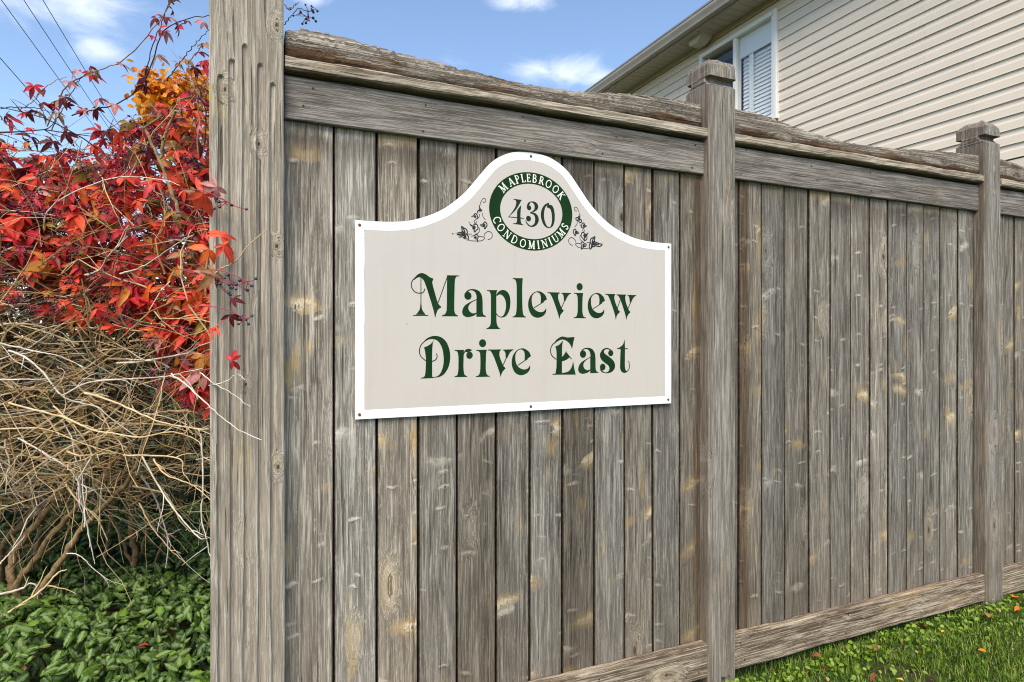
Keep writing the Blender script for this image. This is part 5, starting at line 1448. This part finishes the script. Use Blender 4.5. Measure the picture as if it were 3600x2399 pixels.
# ------------------------------------------------------------------ ground cover (dead nettle) at the foot of the creeper
def nettle_mat(name, dk, md, sv_):
    m, nt = new_mat(name)
    at = nd(nt, 'ShaderNodeAttribute', None, attribute_name='rib').outputs['Fac']
    co = nd(nt, 'ShaderNodeTexCoord').outputs['Object']
    n1 = noise(nt, co, 60.0, 3.0)
    c = mix(nt, sstep(nt, n1, 0.35, 0.65), dk, md)
    silver = mth(nt, 'MULTIPLY', sstep(nt, mth(nt, 'ADD', at, mth(nt, 'MULTIPLY', mth(nt, 'SUBTRACT', noise(nt, co, 130.0, 3.0), 0.5), 0.9)), 0.55, 0.25), 0.75)
    c = mix(nt, silver, c, sv_)
    bp = nd(nt, 'ShaderNodeBump', {'Strength': 0.5, 'Distance': 0.003, 'Height': n1})
    finish(nt, c, 0.6, 0.25, bp.outputs[0], 0, 0.22)
    return m


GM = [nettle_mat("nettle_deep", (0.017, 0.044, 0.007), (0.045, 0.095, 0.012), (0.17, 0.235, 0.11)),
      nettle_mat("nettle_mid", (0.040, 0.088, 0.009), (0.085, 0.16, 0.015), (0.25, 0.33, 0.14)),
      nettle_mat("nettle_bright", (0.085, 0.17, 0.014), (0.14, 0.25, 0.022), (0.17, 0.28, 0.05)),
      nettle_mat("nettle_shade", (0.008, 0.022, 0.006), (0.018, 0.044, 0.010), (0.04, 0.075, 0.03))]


def nettle_leaf(seed):
    """toothed heart-shaped leaf, slightly quilted"""
    r = np.random.default_rng(seed)
    t = np.array([0.0, 0.10, 0.26, 0.42, 0.58, 0.74, 0.88, 1.0])
    w = np.array([0.10, 0.66, 0.98, 1.0, 0.84, 0.60, 0.30, 0.0]) * 0.0165
    w = w * np.array([1, 1.10, 0.90, 1.10, 0.88, 1.12, 0.85, 1])
    Lh = 0.056
    curl = r.uniform(0.05, 0.35)
    zc = -curl * t ** 2 * Lh
    mid = np.c_[np.zeros(8), t * Lh, zc]
    fo = r.uniform(0.0, 0.3)
    q = 0.0022 * np.sin(t * 20 + r.uniform(0, 3))
    ml_ = np.c_[-w * 0.5, t * Lh + 0.002, zc + w * 0.5 * fo + q + 0.0018]
    mr_ = np.c_[w * 0.5, t * Lh + 0.002, zc + w * 0.5 * fo - q + 0.0018]
    el_ = np.c_[-w, t * Lh - 0.001, zc + w * fo - 0.003]
    er_ = np.c_[w, t * Lh - 0.001, zc + w * fo - 0.003]
    v = np.vstack([el_, ml_, mid, mr_, er_])
    f = []
    for c in range(4):
        for i in range(7):
            a = c * 8 + i
            f.append((a, a + 8, a + 9, a + 1))
    rib = np.concatenate([np.ones(8), np.full(8, 0.5), np.zeros(8), np.full(8, 0.5), np.ones(8)])
    return v, np.array(f), rib


NL = [nettle_leaf(s) for s in range(6)]
gn = 19000
gp_, gs_ = [], []
gxr = vr.uniform(-3.2, 0.32, gn)
gyr = 0.35 + vr.random(gn) ** 1.15 * 4.3
keep = ~((gxr > -0.16) & (gyr < 0.25))
gxr, gyr = gxr[keep], gyr[keep]
hum = 0.055 + 0.05 * np.sin(gxr * 3.1 + 1) * np.cos(gyr * 2.7) + 0.035 * np.sin(gxr * 9 + gyr * 7)
gzr = ground_z(gxr, gyr) + 0.02 + np.clip(hum + 0.05, 0.02, 0.2) * vr.random(len(gxr)) ** 0.6
gR = rotm(vr, len(gxr), np.tile((0.05, -0.38, 0.9), (len(gxr), 1)), 0.58)
gS = vr.uniform(0.5, 1.3, len(gxr)) * np.where(vr.random(len(gxr)) < 0.12, 1.3, 1.0)
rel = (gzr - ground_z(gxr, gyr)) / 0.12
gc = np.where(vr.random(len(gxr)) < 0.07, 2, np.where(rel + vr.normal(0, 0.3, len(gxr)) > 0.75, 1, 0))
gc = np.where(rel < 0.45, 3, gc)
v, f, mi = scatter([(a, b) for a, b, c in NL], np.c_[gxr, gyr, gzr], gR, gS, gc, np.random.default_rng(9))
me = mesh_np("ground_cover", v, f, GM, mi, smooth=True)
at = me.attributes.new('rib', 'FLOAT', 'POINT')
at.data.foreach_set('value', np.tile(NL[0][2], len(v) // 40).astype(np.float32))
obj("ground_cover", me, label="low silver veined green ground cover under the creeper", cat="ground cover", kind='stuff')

# ------------------------------------------------------------------ lawn
def grass_mat(name, a, b):
    m, nt = new_mat(name)
    co = nd(nt, 'ShaderNodeTexCoord').outputs['Object']
    n1 = noise(nt, co, 9.0, 4.0, 0.6)
    n2 = noise(nt, co, 140.0, 2.0, 0.6)
    c = mix(nt, sstep(nt, mth(nt, 'ADD', mth(nt, 'MULTIPLY', n1, 0.6), mth(nt, 'MULTIPLY', n2, 0.4)), 0.38, 0.62), a, b)
    finish(nt, c, 0.5, 0.3, None, 0, 0.3)
    return m


GRM = [grass_mat("grass_green", (0.085, 0.170, 0.008), (0.165, 0.270, 0.016)), grass_mat("grass_light", (0.18, 0.29, 0.03), (0.28, 0.38, 0.06)),
       grass_mat("grass_straw", (0.30, 0.25, 0.09), (0.42, 0.36, 0.15)), grass_mat("grass_deep", (0.018, 0.055, 0.008), (0.04, 0.09, 0.012))]


def blades(n_, x0, x1, y0, y1, hmin, hmax, wid, rng):
    x, y = rng.uniform(x0, x1, n_), rng.uniform(y0, y1, n_)
    clump = 0.5 + 0.5 * np.sin(x * 13 + np.sin(y * 9) * 2) * np.sin(y * 11 + np.sin(x * 7) * 2)
    bare = np.sin(x * 6.1 + 1.3) * np.sin(y * 7.7 + 0.4) + 0.5 * np.sin(x * 17 + y * 13)
    ok = (bare < 0.75) | (rng.random(n_) < 0.3)
    x, y, clump, n_ = x[ok], y[ok], clump[ok], int(ok.sum())
    h = rng.uniform(hmin, hmax, n_) * (0.6 + 0.7 * clump)
    a = rng.uniform(0, 2 * math.pi, n_)
    lean = rng.uniform(0.15, 0.95, n_)
    dx, dy = np.cos(a), np.sin(a)
    px, py = -dy * wid / 2, dx * wid / 2
    z0 = ground_z(x, y) - 0.004
    b1, b2 = np.c_[x - px, y - py, z0], np.c_[x + px, y + py, z0]
    mx, my = x + dx * h * lean * 0.35, y + dy * h * lean * 0.35
    m1, m2 = np.c_[mx - px * 0.85, my - py * 0.85, z0 + h * 0.62], np.c_[mx + px * 0.85, my + py * 0.85, z0 + h * 0.62]
    tp = np.c_[x + dx * h * lean, y + dy * h * lean, z0 + h * (1.05 - 0.35 * lean)]
    v = np.stack([b1, b2, m2, m1, tp], 1).reshape(-1, 3)
    o = np.arange(n_)[:, None] * 5
    f = np.concatenate([o + np.array([[0, 1, 2]]), o + np.array([[0, 2, 3]]), o + np.array([[3, 2, 4]])], 1).reshape(-1, 3)
    mi_ = np.repeat(rng.choice(4, n_, p=[0.52, 0.20, 0.08, 0.20]), 3)
    return v, f, mi_


gr = np.random.default_rng(21)
parts = [blades(62000, 1.5, 4.9, -1.25, -0.045, 0.022, 0.055, 0.0032, gr), blades(5000, 1.4, 5.2, -0.13, 0.03, 0.025, 0.06, 0.0034, gr),
         blades(30000, -2.6, 1.5, -2.6, -0.12, 0.03, 0.06, 0.005, gr), blades(30000, 1.5, 5.3, -3.2, -1.25, 0.03, 0.06, 0.005, gr)]
V, F, MI, o = [], [], [], 0
for v, f, mi in parts:
    V.append(v); F.append(f + o); MI.append(mi); o += len(v)
obj("grass", mesh_np("grass", np.vstack(V), np.vstack(F), GRM, np.concatenate(MI)), label="short green lawn grass at the foot of the fence", cat="grass", kind='stuff')
# clover and broad weeds mixed in by the boards
wd = leaflet(0.034, 0.026, 0.2, 0.25)
wn_ = 2300
wx = vr.uniform(1.5, 5.0, wn_)
wy = np.where(vr.random(wn_) < 0.62, -0.06 - vr.exponential(0.075, wn_), -vr.uniform(0.1, 1.2, wn_))
wp = np.c_[wx, wy, ground_z(wx, wy) + vr.uniform(0.012, 0.055, wn_)]
v, f, mi = scatter([wd], wp, rotm(vr, wn_, np.tile((0, -0.3, 0.9), (wn_, 1)), 0.4), vr.uniform(0.3, 0.75, wn_), vr.choice(4, wn_, p=[0.45, 0.35, 0.02, 0.18]), vr)
obj("weeds", mesh_np("weeds", v, f, GRM, mi), label="small clover and broad leaved weeds along the kickboards", cat="weeds", kind='stuff')

# ------------------------------------------------------------------ fallen leaves
FM = {'brown': leaf_mat("fallen_brown", (0.30, 0.13, 0.045), (0.42, 0.22, 0.09), 0.1), 'orange': leaf_mat("fallen_orange", (0.60, 0.15, 0.02), (0.70, 0.22, 0.03), 0.2),
      'yellow': leaf_mat("fallen_yellow", (0.62, 0.40, 0.04), (0.70, 0.50, 0.08), 0.2), 'red': leaf_mat("fallen_red", (0.30, 0.02, 0.02), (0.45, 0.06, 0.03), 0.2),
      'dark': leaf_mat("fallen_dark", (0.11, 0.03, 0.02), (0.22, 0.07, 0.03), 0.1)}
for i, (x, y, z, s, colr, lab) in enumerate([(3.37, -0.136, 0.045, 1.25, 'brown', 'large curled tan leaf lying by the foot of the right post'), (3.698, -0.093, 0.05, 1.2, 'orange', 'big orange leaf tucked under the kickboard right of the right post'), (3.588, -0.146, 0.035, 0.8, 'orange', 'smaller orange leaf in the grass right of the right post'), (2.954, -0.336, 0.04, 0.55, 'orange', 'small orange leaf alone out in the lawn'), (2.696, -0.231, 0.04, 0.6, 'yellow', 'yellow leaf standing up in the middle of the lawn'), (2.556, -0.136, 0.035, 0.9, 'dark', 'dark red curled leaf on the lawn below the middle of the kickboard'), (2.961, -0.073, 0.03, 0.9, 'red', 'long red leaf lying in the shadow gap under the kickboard'), (2.269, -0.062, 0.03, 0.7, 'dark', 'dark brown leaf close under the left half of the kickboard'), (2.401, -0.346, 0.04, 0.5, 'yellow', 'yellow leaf at the bottom edge of the lawn'), (2.207, -0.174, 0.035, 0.6, 'brown', 'brown leaf on the lawn just right of the middle post'), (2.342, -0.277, 0.03, 0.7, 'dark', 'dark brown leaf near the bottom edge of the lawn'), (2.989, -0.153, 0.04, 0.4, 'yellow', 'tiny yellow leaf just in front of the right half of the kickboard'), (2.697, -0.158, 0.035, 0.4, 'dark', 'small dark leaf between the red curled leaf and the yellow leaf'), (-0.808, 1.002, 0.1, 0.8, 'brown', 'tan leaf on the ground cover at the lower left corner'), (-0.393, 1.035, 0.1, 0.8, 'red', 'red leaf caught in the middle of the ground cover'), (-0.805, 1.116, 0.1, 0.7, 'red', 'red leaf on the ground cover just above the tan leaf'), (-0.516, 0.881, 0.1, 0.6, 'dark', 'dark red leaf low in the ground cover near the bottom edge'), (-0.851, 1.86, 0.1, 0.5, 'red', 'small red leaf on the ground cover beside the thick creeper stems')]):
    r_ = np.random.default_rng(300 + i)
    v, f = leaflet(0.056 * s, 0.040 * s, r_.uniform(0.2, 0.8), r_.uniform(-0.2, 0.6), r_.uniform(0, 6))
    v = v - np.array([0, 0.035 * s, 0])
    o = obj("fallen_leaf", add_rib(mesh_np("fallen_leaf", v, f, FM[colr])), None, (x, y, z), (r_.normal(0, 0.35) + 0.15, r_.normal(0, 0.35), r_.uniform(0, 6.28)), lab, "leaf", "fallen autumn leaves")
